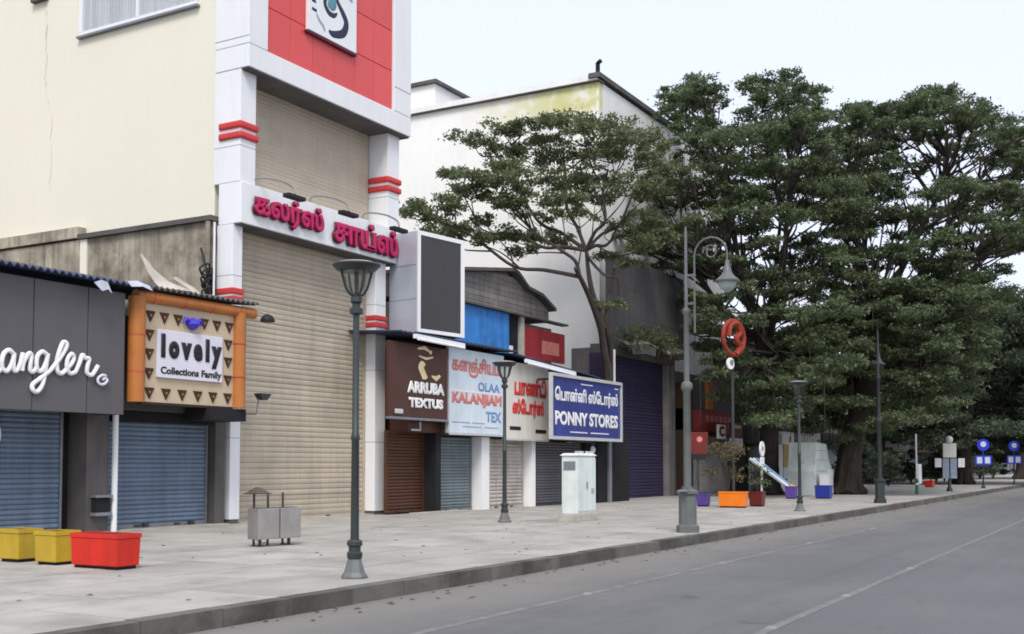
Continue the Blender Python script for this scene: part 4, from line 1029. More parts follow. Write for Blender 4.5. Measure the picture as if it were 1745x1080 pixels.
def tree(label, trunk, r0, r1, pads, leafmat, barkmat, per_m2, leaf, limbs, seed, vines=0, stems=(), group='rain trees along the street'):
    rnd = random.Random(seed); base = Vector(trunk[0])
    t = thing('rain_tree', label, 'tree', base, group)
    path = smooth_path(trunk, 5); n = len(path)
    rad = [r0 + (r1 - r0) * (i / (n - 1)) ** .6 for i in range(n)]; rad[0] *= 1.35; rad[1] *= 1.15
    tk = MB().tube(path, rad, 12)
    for k in range(7):                       # fluted roots that run up the trunk
        a = k * .9 + rnd.uniform(-.2, .2); hgt = rnd.uniform(.25, .7)
        m_ = max(3, int(n * hgt)); q = []
        for i in range(m_):
            w_ = rad[i] * (1.0 if i else 1.15); aa = a + i * .05
            q.append(path[i] + Vector((math.cos(aa) * w_ * .82, math.sin(aa) * w_ * .82, 0)))
        tk.tube(q, [rad[0] * .36 * (1 - .75 * i / m_) for i in range(m_)], 6)
    for st_ in stems: tk.tube(smooth_path(st_, 5), [max(r1, .19) * .9 * (1 - .6 * i / (5 * (len(st_) - 1))) for i in range(5 * (len(st_) - 1) + 1)], 9)
    part('trunk', tk, barkmat, t, True)
    fork = Vector(trunk[-1])
    P = [Vector(p[:3]) for p in pads]
    seeds = [min(range(len(P)), key=lambda i: P[i].z - (P[i] - fork).length * .5)]
    while len(seeds) < limbs:
        seeds.append(max(range(len(P)), key=lambda i: min((P[i] - P[j]).length for j in seeds)))
    groups = [[] for _ in seeds]
    for i, p in enumerate(P): groups[min(range(limbs), key=lambda k: (p - P[seeds[k]]).length)].append(i)
    for g in groups:
        if not g: continue
        c = sum((P[i] for i in g), Vector()) / len(g); c.z -= .5
        st = path[-1 - rnd.randint(0, 3)]
        for st_ in stems:
            if (Vector(st_[-1]) - c).length < (fork - c).length: st = Vector(st_[-1])
        mid = st.lerp(c, .45) + Vector((rnd.uniform(-.5, .5), rnd.uniform(-.5, .5), -.10 * (c - st).length * rnd.uniform(.1, 1.2)))
        q2 = st.lerp(c, .75) + Vector((rnd.uniform(-.4, .4), rnd.uniform(-.4, .4), rnd.uniform(-.2, .35)))
        lp_ = smooth_path([st, st.lerp(mid, .5) + Vector((rnd.uniform(-.2, .2), rnd.uniform(-.2, .2), .1)), mid, q2, c], 5)
        ra = max(r1, .2) * rnd.uniform(.38, .55)
        lrad = [ra + (.05 - ra) * (i / (len(lp_) - 1)) ** .8 for i in range(len(lp_))]
        mb = MB().tube(lp_, lrad, 8)
        for i in g:
            e = P[i] - Vector((0, 0, pads[i][3] * .12))
            k = min(range(4, len(lp_)), key=lambda j: (lp_[j] - e).length + j * .06)
            s0 = lp_[max(3, k - rnd.randint(2, 6))]
            m1 = s0.lerp(e, .5) + Vector((rnd.uniform(-.35, .35), rnd.uniform(-.35, .35), rnd.uniform(-.35, .1)))
            rr = max(.03, min(.09, .022 * (e - s0).length + .02)) * (r1 / .5) ** .3
            bp = smooth_path([s0, m1, e], 4)
            mb.tube(bp, [rr + (.015 - rr) * j / (len(bp) - 1) for j in range(len(bp))], 5)
            for q in range(3):
                a = rnd.uniform(0, 6.283); R_ = pads[i][3] * rnd.uniform(.5, .95)
                e2 = P[i] + Vector((R_ * math.cos(a), R_ * math.sin(a), rnd.uniform(-.1, .3)))
                mb.tube([bp[-3], bp[-3].lerp(e2, .55) + Vector((0, 0, -.12)), e2], [rr * .6, rr * .4, .01], 4)
        part('limb', mb, barkmat, t, True)
    if vines:
        mb = MB()
        for k in range(vines):
            q = rnd.choice([p for p in pads if p[2] < min(pp[2] for pp in pads) + 7])
            x_, y_, z_ = q[0] + rnd.uniform(-1, 1), q[1] + rnd.uniform(-1, 1), q[2]
            L_ = rnd.uniform(.8, 2.6); mb.tube([(x_, y_, z_), (x_ + .1, y_, z_ - L_ * .5), (x_ + rnd.uniform(-.1, .15), y_, z_ - L_)], [.03, .02, .012], 4)
        part('hanging_vines', mb, barkmat, t)['kind'] = 'stuff'
    me = crown_mesh('crown', [(p[0] - base.x, p[1] - base.y, p[2] - base.z, p[3]) for p in pads], leafmat, per_m2, leaf, seed)
    o = bpy.data.objects.new('crown', me); COL.objects.link(o); o.parent = t
    return t

def shrub(loc, h, r, label, mat, seed):
    t = thing('shrub', label, 'shrub', loc, 'shrubs standing in the planters'); rnd = random.Random(seed)
    mb = MB()
    for k in range(7):
        a = rnd.uniform(0, 6.28); e = (loc[0] + r * .7 * math.cos(a), loc[1] + r * .7 * math.sin(a), loc[2] + h * rnd.uniform(.6, 1))
        mb.tube([loc, (loc[0] + (e[0] - loc[0]) * .3, loc[1] + (e[1] - loc[1]) * .3, loc[2] + h * .4), e], [.03, .02, .008], 5)
    part('stems', mb, m_bark2, t)
    pads = [(rnd.uniform(-r, r) * .7, rnd.uniform(-r, r) * .7, h * rnd.uniform(.25, .95), r * rnd.uniform(.3, .5)) for _ in range(9)]
    o = bpy.data.objects.new('foliage', crown_mesh('foliage', pads, mat, 900, .12, seed, .7)); COL.objects.link(o); o.parent = t
shrub((42.15, 14.3, .78), 2.0, .75, 'dry olive brown shrub growing in the long orange planter', m_leafdry, 31)
shrub((43.85, 13.7, .76), 1.1, .4, 'small dark shrub in the dark red planter', m_leaf2, 33)

for k, (x_, y_, h_, r_) in enumerate(((80, 17.5, 2.6, 1.3), (84.5, 19.0, 3.0, 1.6), (91.5, 18.0, 2.6, 1.5), (97, 19.5, 3.4, 1.8), (104, 18.5, 3.0, 1.8), (111, 17.5, 3.2, 2.0), (119, 18, 3.6, 2.2), (128, 17.5, 3.8, 2.4), (138, 17, 4.0, 2.8), (150, 17, 4.2, 3.0))):
    t = thing('bush', ['first', 'second', 'third', 'fourth', 'fifth', 'sixth', 'seventh', 'eighth', 'ninth', 'tenth'][k] + ' dark bush in the row under the far trees, counted from the lamp', 'bush', (x_, y_, .2), 'dark bushes under the far trees')
    rnd = random.Random(50 + k); mb = MB()
    for q in range(6):
        a = rnd.uniform(0, 6.28); mb.tube([(x_, y_, .2), (x_ + .5 * r_ * math.cos(a), y_ + .5 * r_ * math.sin(a), .2 + h_ * .7)], [.05, .015], 5)
    part('stems', mb, m_bark2, t)
    pads = [(rnd.uniform(-r_, r_) * .7, rnd.uniform(-r_, r_) * .7, h_ * rnd.uniform(.15, .95), r_ * rnd.uniform(.3, .5)) for _ in range(14)]
    o = bpy.data.objects.new('foliage', crown_mesh('foliage', pads, m_leaf3, 260, .26, 60 + k, .7)); COL.objects.link(o); o.parent = t
# creeper on the broken canopy over the purple shutter
t = thing('creeper', 'straggling creeper over the broken canopy above the purple shutter', 'creeper', (52, 21.6, 7.6))
rnd = random.Random(77); mb = MB()
for q in range(12):
    xx = rnd.uniform(48.6, 55.5); mb.tube(smooth_path([(xx, 21.7, 8.1), (xx + rnd.uniform(-.5, .5), 21.3, 7.9), (xx + rnd.uniform(-.7, .7), 21.15, 7.2)], 3), .025, 4)
part('stems', mb, m_bark, t)
pads = [(rnd.uniform(-3.4, 3.6), rnd.uniform(-.5, .0), rnd.uniform(-.1, .75), rnd.uniform(.35, .6)) for _ in range(20)]
o = bpy.data.objects.new('foliage', crown_mesh('foliage', pads, m_leaf1, 330, .17, 78, .8)); COL.objects.link(o); o.parent = t

rng = np.random.default_rng(91); pts = []
for k in range(420):
    if k < 220: x_, y_ = rng.uniform(6, 75), KERB_Y - abs(rng.normal()) * .35 - .05
    elif k < 340: x_, y_ = rng.uniform(30, 90), rng.uniform(9.8, 20)
    else: x_, y_ = rng.uniform(8, 30), rng.uniform(10, 21)
    pts.append((x_, y_, .004 if y_ < KERB_Y else PAVE_Z + .006))
fl = MB()
for (x_, y_, z_) in pts:
    a = rng.uniform(0, 6.28); l_ = rng.uniform(.03, .07); n_ = len(fl.v); c_, s_ = math.cos(a), math.sin(a)
    fl.v += [(x_ - l_ * c_, y_ - l_ * s_, z_), (x_ + l_ * .5 * s_, y_ - l_ * .5 * c_, z_ + .02 * rng.random()), (x_ + l_ * c_, y_ + l_ * s_, z_ + .004), (x_ - l_ * .5 * s_, y_ + l_ * .5 * c_, z_ + .02 * rng.random())]
    fl.f.append((n_, n_ + 1, n_ + 2, n_ + 3))
solo('fallen_leaves', fl, m_leafdry, 'scattered dry leaves along the kerb and pavement', 'leaves', kind='stuff')
T1 = [(40.4,27.5,12.8,1.4), (40.5,26.4,13.2,1.3), (44.6,28.8,13.1,1.2), (41.4,25.7,14.1,1.3), (41.6,24.8,14.5,1.4), (45.2,27.8,17.4,1.2), (45.2,26.2,17.7,1.3), (45.0,24.4,17.6,1.2), (47.1,24.0,18.1,1.4), (46.9,21.7,17.7,1.4), (46.4,20.1,16.7,1.3), (45.5,26.5,16.7,1.3), (46.6,25.2,16.6,1.5), (47.1,23.5,16.6,1.5), (46.6,21.3,16.2,1.5), (45.7,19.2,15.4,1.2), (41.5,23.3,14.0,1.4), (45.0,23.3,14.7,1.4), (48.4,23.2,15.3,1.5), (44.7,19.5,14.0,1.4), (46.2,19.0,14.2,1.1), (43.9,25.4,12.3,1.3), (40.6,25.1,11.5,0.9), (45.0,24.2,13.3,1.0), (43.5,21.4,12.7,1.0), (47.2,21.4,12.9,0.9), (46.0,24.0,12.3,1.2), (42.9,23.9,11.2,0.9), (46.3,19.5,11.6,1.2), (47.8,21.9,11.6,0.8), (45.7,20.9,9.0,0.8), (49.4,20.8,13.6,1.1), (41.6,23.0,13.1,1.1), (41.8,26.8,14.8,0.8), (49.9,20.3,17.2,1.0), (42.4,21.8,13.2,1.2), (46.7,22.1,14.1,1.1), (42.5,27.1,12.2,1.0), (41.7,23.9,13.1,1.0), (42.9,25.4,13.7,1.1), (40.8,27.0,11.9,0.9), (45.0,21.8,14.9,1.2), (46.4,24.5,17.4,1.3), (44.1,21.4,16.5,1.2), (44.8,19.7,16.0,1.2), (41.5,23.4,14.6,1.1), (50.0,20.1,15.9,1.0), (48.0,19.4,12.4,1.1), (46.4,20.4,10.9,0.9), (46.2,25.3,12.7,0.8), (42.3,25.5,12.7,0.9)]
T2 = [(59.4,17.7,7.3,1.3), (64.7,18.6,19.2,1.5), (54.8,13.0,9.3,1.4), (55.0,16.0,20.3,1.3), (64.0,20.0,9.2,1.0), (60.4,16.4,6.1,1.4), (60.1,16.3,13.9,0.9), (59.5,19.5,6.5,1.0), (57.8,20.4,8.2,0.9), (54.7,14.3,6.6,1.2), (62.5,23.7,14.7,1.0), (59.5,15.0,12.9,1.4), (64.8,17.5,23.3,1.0), (53.6,18.3,7.2,1.4), (58.8,19.1,16.5,1.4), (57.1,16.1,22.0,1.2), (58.0,19.0,9.2,0.9), (63.5,22.5,8.9,1.3), (56.8,16.5,10.8,1.4), (55.6,18.5,5.3,1.4), (59.1,15.9,11.0,1.0), (61.9,16.8,16.4,1.0), (65.2,17.2,21.1,1.1), (61.3,25.0,16.4,1.0), (56.6,16.6,16.0,0.9), (64.0,16.8,7.9,1.5), (63.7,20.8,12.8,1.4), (62.2,18.4,10.4,1.3), (65.7,17.1,18.5,1.1), (61.4,18.8,5.9,1.1), (58.3,22.1,17.0,1.5), (59.2,14.7,14.9,1.4), (51.0,18.8,13.6,1.0), (53.4,16.0,18.2,1.5), (64.2,15.7,6.1,1.0), (62.3,23.5,18.6,1.0), (60.5,16.3,9.9,1.5), (52.7,19.7,12.0,1.0), (63.4,15.9,9.8,1.3), (61.4,19.3,10.0,1.2), (62.7,20.2,21.3,1.2), (58.9,14.9,17.6,1.3), (58.8,15.0,16.2,1.2), (61.3,19.3,14.3,1.0), (62.7,16.6,3.9,1.5), (65.3,15.7,16.7,1.4), (60.3,18.5,21.4,1.4), (62.1,22.6,11.2,1.3), (63.2,19.0,17.4,1.4), (59.5,19.4,12.7,1.0), (60.1,23.1,22.8,1.4), (65.5,18.7,22.6,1.4), (61.1,24.3,17.2,1.3), (57.8,17.5,21.9,1.5), (51.9,17.4,17.7,1.4), (64.0,15.5,18.5,1.1), (59.1,17.8,18.0,0.9), (55.6,22.5,16.2,1.5), (66.4,17.1,22.7,1.1), (63.8,19.9,11.0,0.9), (53.5,15.6,4.0,1.4), (56.8,22.7,13.8,1.2), (55.2,15.1,20.7,1.0), (60.0,21.3,16.6,1.5), (59.5,16.7,5.0,0.9), (55.8,20.4,8.9,1.0), (55.8,19.5,13.6,1.2), (58.7,15.9,8.7,1.0), (62.0,22.7,13.1,1.2), (56.7,13.3,12.0,1.3), (61.7,18.8,11.9,0.9), (54.8,20.2,14.0,1.3), (64.0,20.3,4.8,1.1), (57.9,20.7,12.7,1.1), (59.9,15.2,19.0,1.0), (66.7,16.8,12.5,1.0), (54.5,14.4,5.8,1.5), (56.7,21.1,21.7,1.4), (54.0,20.7,13.3,1.3), (50.8,21.0,13.4,1.2), (56.8,13.6,6.9,1.5), (53.0,16.7,8.9,1.2), (57.6,15.8,16.2,1.1), (56.0,17.7,14.2,1.1), (60.2,16.5,12.9,1.0), (58.8,17.6,19.6,1.3), (65.1,18.9,9.7,1.2), (55.1,19.7,16.5,1.1), (56.5,18.5,16.9,1.3), (55.4,17.3,17.7,1.5), (57.0,19.7,18.1,1.3), (60.7,22.2,22.5,1.0), (65.7,18.3,13.3,1.1), (51.2,18.2,9.0,1.1), (59.6,16.4,11.9,1.5), (52.5,21.5,14.6,0.9), (56.6,20.8,20.3,1.3), (57.8,17.0,5.8,1.4), (56.1,17.0,5.1,1.1), (55.6,16.7,9.5,1.0), (62.1,21.1,15.9,1.0), (58.9,16.9,8.2,1.3), (58.6,14.3,8.5,1.2), (56.4,15.7,9.6,1.3), (58.2,14.0,6.1,0.9), (55.5,14.7,7.7,1.4), (57.2,14.9,11.4,0.9), (58.5,24.3,15.0,1.3), (52.6,18.8,10.0,1.1), (62.0,22.2,9.9,1.1), (52.8,17.2,14.2,1.4), (62.1,17.5,7.4,1.2), (54.9,14.6,5.0,1.0), (60.9,23.9,15.1,1.2), (62.4,21.6,12.9,1.1), (65.7,17.9,5.3,1.3), (63.8,19.2,20.7,1.2), (62.6,19.9,18.7,1.4), (56.7,24.2,15.5,1.0), (65.6,18.6,21.1,1.5), (53.8,19.2,21.1,1.3), (53.4,17.7,11.9,1.0), (61.5,21.6,13.8,1.2), (53.3,17.4,16.6,1.3), (64.1,20.8,14.7,1.0), (61.6,17.6,23.0,0.9), (54.0,14.6,18.7,1.3), (55.9,19.0,15.3,1.1), (61.6,20.7,16.8,1.0), (61.4,16.7,20.6,1.2), (62.5,16.3,23.0,1.1), (55.2,15.7,4.9,0.9), (56.3,20.8,10.7,1.2), (61.6,18.3,6.6,1.1), (60.2,17.8,13.4,1.1), (55.5,13.3,17.6,1.2), (56.2,18.5,19.2,1.1), (59.4,19.7,14.7,1.2), (53.1,18.3,6.2,1.2), (53.3,18.0,10.0,0.9), (55.4,14.5,19.7,1.0), (54.5,17.0,5.8,1.3), (60.7,18.7,4.6,0.9), (63.5,18.6,8.2,1.1), (58.8,15.7,21.3,1.2), (51.6,21.3,12.8,1.2), (57.5,21.8,18.7,1.0), (56.9,15.2,18.8,1.4), (63.3,19.8,7.8,1.5), (65.0,17.5,14.7,1.1), (53.6,18.9,18.1,1.2), (59.4,16.6,19.2,1.2), (65.1,17.2,19.8,0.9), (56.1,20.0,10.0,1.3), (62.8,17.8,17.8,1.4), (65.9,17.8,7.2,1.4), (53.8,18.7,8.6,1.1), (67.0,15.6,20.3,1.3), (60.3,21.5,15.2,1.4), (53.8,17.1,15.4,1.3), (52.4,19.7,16.5,1.3), (65.6,17.3,17.1,1.3), (55.1,17.1,4.2,1.0), (52.8,15.8,12.6,1.0), (61.3,16.3,18.1,1.2), (57.8,21.8,13.3,1.4), (66.1,15.6,9.4,1.4), (64.6,15.1,10.3,1.2), (64.9,18.9,5.3,1.4), (54.2,22.1,13.9,1.5), (55.1,17.0,11.5,1.2), (61.0,18.8,16.2,1.5), (62.4,22.1,20.9,1.3), (63.8,15.5,5.2,1.3), (54.5,15.4,14.1,1.4), (60.2,15.4,5.3,1.2), (59.7,15.0,13.9,1.2), (58.6,14.8,20.0,1.4), (56.6,13.4,15.8,1.4), (61.7,19.1,15.3,1.3), (54.1,16.8,6.9,1.0), (53.8,14.0,8.9,1.1), (54.0,15.8,16.5,1.3), (53.8,20.0,18.5,1.2), (52.4,16.7,10.3,0.9), (58.8,22.8,22.7,1.1), (60.5,22.7,23.6,1.3), (56.9,22.0,20.9,1.2), (56.8,23.1,16.8,1.2), (58.0,24.3,15.9,1.3), (54.5,22.8,13.2,1.1), (55.5,22.0,12.3,1.0), (54.6,19.8,21.3,1.0), (58.1,23.1,16.3,1.0), (57.5,21.8,21.7,1.3), (55.7,22.0,14.2,1.3), (53.6,23.0,13.8,1.1), (54.0,20.7,16.4,1.0), (56.3,20.9,19.9,1.3), (58.7,20.6,21.8,1.0)]
T3 = [(60.6,11.8,11.4,1.0), (59.8,15.4,6.8,1.4), (65.8,16.9,6.2,1.2), (66.2,14.6,7.0,1.3), (72.0,14.2,19.5,1.5), (69.0,7.2,17.3,1.6), (62.3,10.4,11.0,1.5), (68.8,11.7,19.3,1.1), (67.5,12.8,16.3,1.2), (62.4,11.6,10.2,1.1), (74.2,14.0,15.0,1.2), (73.2,13.1,12.1,1.2), (63.2,7.8,14.8,1.0), (71.2,15.5,12.9,1.2), (73.4,16.0,17.8,1.0), (78.5,6.9,23.3,1.3), (65.3,15.5,17.8,1.3), (70.8,10.0,13.7,1.5), (74.1,17.4,20.3,1.4), (69.7,5.5,18.5,1.3), (70.4,9.4,20.5,1.2), (63.1,10.0,12.6,1.5), (64.5,8.7,15.9,1.3), (77.1,11.1,20.1,1.3), (77.3,11.3,11.2,1.5), (61.2,13.9,11.7,1.4), (62.3,10.0,13.6,1.4), (69.8,9.2,11.8,1.5), (71.1,12.5,22.7,1.5), (66.5,16.6,9.0,1.2), (67.9,10.4,10.5,1.4), (74.8,12.0,5.2,1.1), (76.2,5.6,21.2,1.4), (73.2,16.8,15.5,1.1), (73.5,7.4,17.2,1.0), (62.0,12.8,6.8,1.3), (68.6,17.1,7.6,1.0), (76.0,9.7,23.9,1.4), (65.3,12.1,14.0,1.3), (76.1,14.0,10.6,1.1), (70.8,10.6,5.8,1.1), (68.4,15.5,9.5,1.0), (65.2,11.1,16.9,1.3), (75.5,9.0,17.3,1.0), (61.9,12.9,11.2,1.0), (78.9,7.1,18.7,1.5), (65.8,4.6,16.1,1.5), (70.8,15.7,23.8,1.4), (70.4,15.0,14.1,1.2), (70.9,13.5,7.0,1.5), (72.8,14.3,11.1,1.4), (71.3,11.3,13.1,1.1), (61.3,10.7,8.8,1.2), (73.1,17.6,5.6,1.4), (62.1,13.6,13.3,1.3), (64.6,15.3,9.7,1.5), (75.9,7.1,21.7,1.4), (71.9,5.3,17.0,1.5), (76.3,11.7,24.2,1.2), (59.9,13.8,15.4,1.5), (75.3,14.0,18.4,1.4), (71.2,6.2,15.0,1.5), (71.2,11.8,16.8,1.4), (64.6,14.6,11.5,1.0), (60.7,13.0,14.0,1.0), (63.3,13.8,10.4,1.5), (75.6,9.1,13.5,1.0), (61.3,13.4,9.2,1.2), (69.7,8.0,20.6,1.4), (67.7,14.9,17.6,1.5), (69.3,10.9,6.4,1.0), (66.5,5.4,13.8,1.3), (66.6,13.2,20.8,1.2), (72.5,16.2,18.6,1.5), (65.8,10.1,11.5,1.6), (76.6,11.8,14.6,1.3), (68.3,16.3,22.1,1.0), (68.2,12.6,7.9,1.6), (62.9,10.4,15.5,1.2), (70.3,12.4,9.3,1.5), (65.7,8.4,11.9,1.4), (72.7,13.8,12.9,1.1), (68.7,9.0,16.5,1.0), (68.8,5.8,19.1,1.4), (71.6,15.4,6.7,1.1), (69.6,14.6,5.6,1.0), (77.8,10.4,16.5,1.2), (62.2,9.2,5.1,1.2), (66.4,8.5,9.2,1.4), (69.7,15.9,16.4,1.4), (71.3,15.4,20.6,1.0), (65.0,10.2,7.5,1.0), (76.1,9.0,9.1,1.3), (63.8,7.6,8.2,1.1), (67.7,11.9,5.4,1.3), (68.4,13.4,9.9,1.2), (68.3,14.5,18.8,1.0), (73.4,10.5,10.4,1.6), (73.4,11.4,20.8,1.0), (64.6,11.1,21.4,1.1), (68.6,9.2,17.9,1.0), (74.5,8.3,11.3,1.4), (67.3,11.1,13.3,1.1), (67.5,16.9,11.8,1.5), (75.5,12.1,12.7,1.3), (75.5,7.2,16.5,1.5), (72.5,6.8,21.4,1.3), (72.4,10.6,9.0,1.5), (68.8,12.3,15.5,1.3), (65.1,12.5,17.2,1.2), (64.9,10.5,5.0,1.5), (72.6,8.8,15.5,1.4), (66.6,9.7,14.2,1.5), (60.0,13.3,7.0,1.2), (67.4,14.5,22.9,1.1), (71.1,11.1,11.6,1.1), (72.9,8.3,22.7,1.5), (75.7,11.8,16.8,1.0), (61.5,10.8,12.9,1.0), (72.5,14.0,23.6,1.3), (69.1,4.4,18.1,1.1), (70.6,18.1,8.8,1.1), (64.6,10.5,22.0,1.5), (65.3,16.0,10.7,1.5), (67.0,14.0,16.0,1.4), (62.8,8.7,13.9,1.2), (81.1,5.2,19.9,1.5), (60.8,15.2,8.2,1.2), (71.4,18.5,5.3,1.6), (64.4,12.7,8.7,1.6), (66.9,10.1,20.6,1.1), (67.6,9.5,8.9,1.5), (60.1,14.2,10.8,1.1), (69.8,9.4,10.0,1.5), (62.8,8.7,13.0,1.0), (67.5,6.9,14.0,1.5), (65.7,14.6,4.2,1.4), (71.2,17.7,12.9,1.4), (70.2,17.9,10.9,1.4), (72.8,17.5,22.6,1.1), (62.7,8.4,10.1,1.0), (61.7,14.2,20.0,1.1), (72.7,10.1,22.7,1.2), (66.9,15.8,5.9,1.4), (61.2,12.9,17.0,1.3), (70.1,9.7,6.8,1.4), (73.7,12.1,10.9,1.5), (68.5,15.7,7.7,1.1), (74.7,11.1,22.7,1.1), (76.6,8.2,14.1,1.2), (65.3,9.5,12.3,1.6), (75.0,12.7,6.9,1.1), (76.4,10.5,6.0,1.0), (69.9,7.2,16.0,1.3), (76.2,10.0,15.2,1.5), (77.3,10.5,22.6,1.1), (66.4,16.5,5.0,1.0), (78.6,7.5,15.8,1.3), (74.1,11.1,6.8,1.5), (68.9,10.6,9.6,1.6), (59.9,14.6,13.0,1.5), (73.4,13.1,4.8,1.5), (63.0,8.9,16.5,1.5), (69.5,8.9,10.8,1.4), (73.9,15.6,5.4,1.2), (68.6,11.4,7.8,1.0), (65.4,8.8,6.0,1.1), (64.9,10.9,8.6,1.3), (64.8,13.6,5.1,1.2), (72.7,10.0,23.9,1.2), (67.9,10.1,23.3,1.1), (71.1,16.6,11.0,1.3), (60.6,14.2,14.6,1.0), (62.9,11.1,5.3,1.5), (64.2,7.4,10.1,1.3), (78.9,7.0,21.4,1.5), (64.9,6.3,14.4,1.5), (74.8,15.4,19.3,1.3), (73.4,8.1,20.4,1.1), (61.9,10.5,6.4,1.4), (71.4,17.2,20.6,1.5), (67.8,11.6,12.1,1.4), (70.3,13.8,14.7,1.5), (66.7,13.6,7.9,1.1), (76.1,10.7,18.1,1.3), (62.4,12.2,9.4,1.0), (75.9,12.0,25.1,1.1), (71.3,8.9,7.7,1.1), (74.5,4.9,19.4,1.5), (64.0,8.2,20.9,1.5), (76.5,8.4,12.8,1.4), (78.1,9.6,19.8,1.2), (68.3,4.7,15.7,1.2), (64.1,7.1,16.7,1.4), (69.1,13.1,6.0,1.0), (62.8,13.4,16.1,1.4), (78.3,5.3,17.6,1.6), (66.6,8.6,20.9,1.2), (66.8,15.7,14.4,1.3), (70.7,7.8,11.5,1.4), (74.6,15.6,13.8,1.1), (76.1,14.6,7.7,1.4), (61.4,15.0,12.3,1.5), (70.4,16.1,13.6,1.4), (74.6,17.3,4.5,1.5), (72.8,17.6,6.7,1.5), (66.7,10.0,17.0,1.0), (68.6,12.1,22.9,1.3), (75.2,15.2,23.9,1.6), (62.0,12.1,20.3,1.0), (70.4,14.2,19.5,1.4), (63.7,13.6,19.6,1.2), (61.4,13.8,20.2,1.0), (67.4,15.6,21.4,1.3), (70.3,14.2,22.4,1.4), (67.5,15.9,16.4,1.0), (63.3,15.0,16.9,1.2), (70.4,15.6,16.0,0.9), (66.3,14.9,18.1,1.4), (70.5,15.5,19.7,1.1), (60.4,14.7,15.6,1.1), (64.7,12.1,18.9,1.2), (64.6,15.3,18.3,1.2), (67.1,16.6,19.4,1.0), (60.5,13.1,20.5,1.2), (67.3,13.6,20.3,1.3), (64.1,11.0,20.5,1.3), (63.6,12.9,18.4,1.3), (70.9,12.2,21.7,1.2), (65.0,13.5,21.6,1.0), (66.3,12.7,21.8,1.2), (59.5,15.2,20.0,1.1), (71.8,12.4,23.3,0.9), (70.5,15.4,21.2,1.4), (64.4,15.6,19.8,1.0), (63.4,14.5,14.8,1.2), (69.9,14.9,23.5,1.2), (64.8,12.5,22.0,1.0), (67.7,11.8,22.9,1.3), (68.7,10.6,23.4,1.4), (71.5,9.9,23.9,1.4), (67.3,8.1,21.8,1.2), (75.2,7.7,23.2,1.1), (68.9,5.8,20.8,1.4), (75.6,7.2,22.1,1.1), (75.7,8.2,22.8,1.1), (66.4,8.7,21.3,1.2), (61.1,11.1,4.2,1.5), (66.4,8.2,12.1,1.3), (63.4,18.6,6.5,1.5), (67.7,11.9,8.1,1.1), (71.1,11.8,12.0,1.0), (58.6,17.6,6.1,1.5), (66.8,10.6,9.3,1.2), (59.4,15.7,9.0,1.1), (63.6,18.2,5.0,1.1), (67.7,18.2,8.9,1.2), (63.7,12.0,11.4,1.6), (62.8,8.1,10.7,1.5), (72.2,8.9,11.6,1.4), (66.4,14.0,11.2,1.5), (64.2,15.2,3.2,1.2), (61.8,9.1,5.1,1.1), (69.7,10.4,7.3,1.5), (65.9,9.4,9.9,1.3), (60.2,13.5,8.1,1.4), (67.1,14.4,7.3,1.1), (62.1,12.9,7.8,1.5), (59.2,14.2,8.7,1.3), (64.8,10.0,11.6,1.2), (72.2,11.7,9.2,1.4), (61.7,9.7,8.6,1.4), (73.2,9.5,9.2,1.4), (64.2,8.1,7.1,1.2), (70.1,15.1,9.2,1.0), (73.0,10.7,8.7,1.4), (62.9,17.1,4.3,1.2), (60.6,13.7,5.2,1.2), (71.7,12.2,5.3,1.2), (61.7,9.5,7.7,1.6), (58.0,16.6,4.6,1.4), (64.5,8.3,8.9,1.3), (66.6,13.8,10.1,1.2), (62.0,13.2,3.9,1.2), (64.5,9.0,11.4,1.4), (61.1,15.1,7.3,1.6), (59.4,11.7,10.1,1.1), (63.2,11.9,9.8,1.5), (61.8,10.8,11.4,1.2), (62.7,9.7,6.6,1.4), (60.1,10.0,9.6,1.5), (65.5,13.6,7.7,1.1), (70.8,13.8,8.6,1.1), (57.6,15.8,6.8,1.6), (71.3,11.0,9.8,1.3), (66.5,11.5,7.2,1.3), (61.1,17.3,8.2,1.3), (65.4,15.7,5.5,1.3), (69.3,9.8,8.1,1.2), (62.6,16.6,8.4,1.5), (69.9,13.6,9.6,1.2), (69.6,13.8,11.0,1.4), (70.1,16.3,4.7,1.2), (67.3,19.3,9.5,1.0), (70.6,12.9,11.6,1.5), (61.8,10.4,6.0,1.3), (67.7,13.8,3.9,1.4), (69.4,7.3,17.4,1.3), (74.5,6.8,19.5,1.0), (73.4,6.3,17.8,1.4), (72.2,7.0,16.2,1.2), (71.6,7.9,15.1,1.1), (70.6,5.5,19.2,1.3), (72.6,7.6,20.6,1.0), (73.4,6.4,21.0,1.0)]
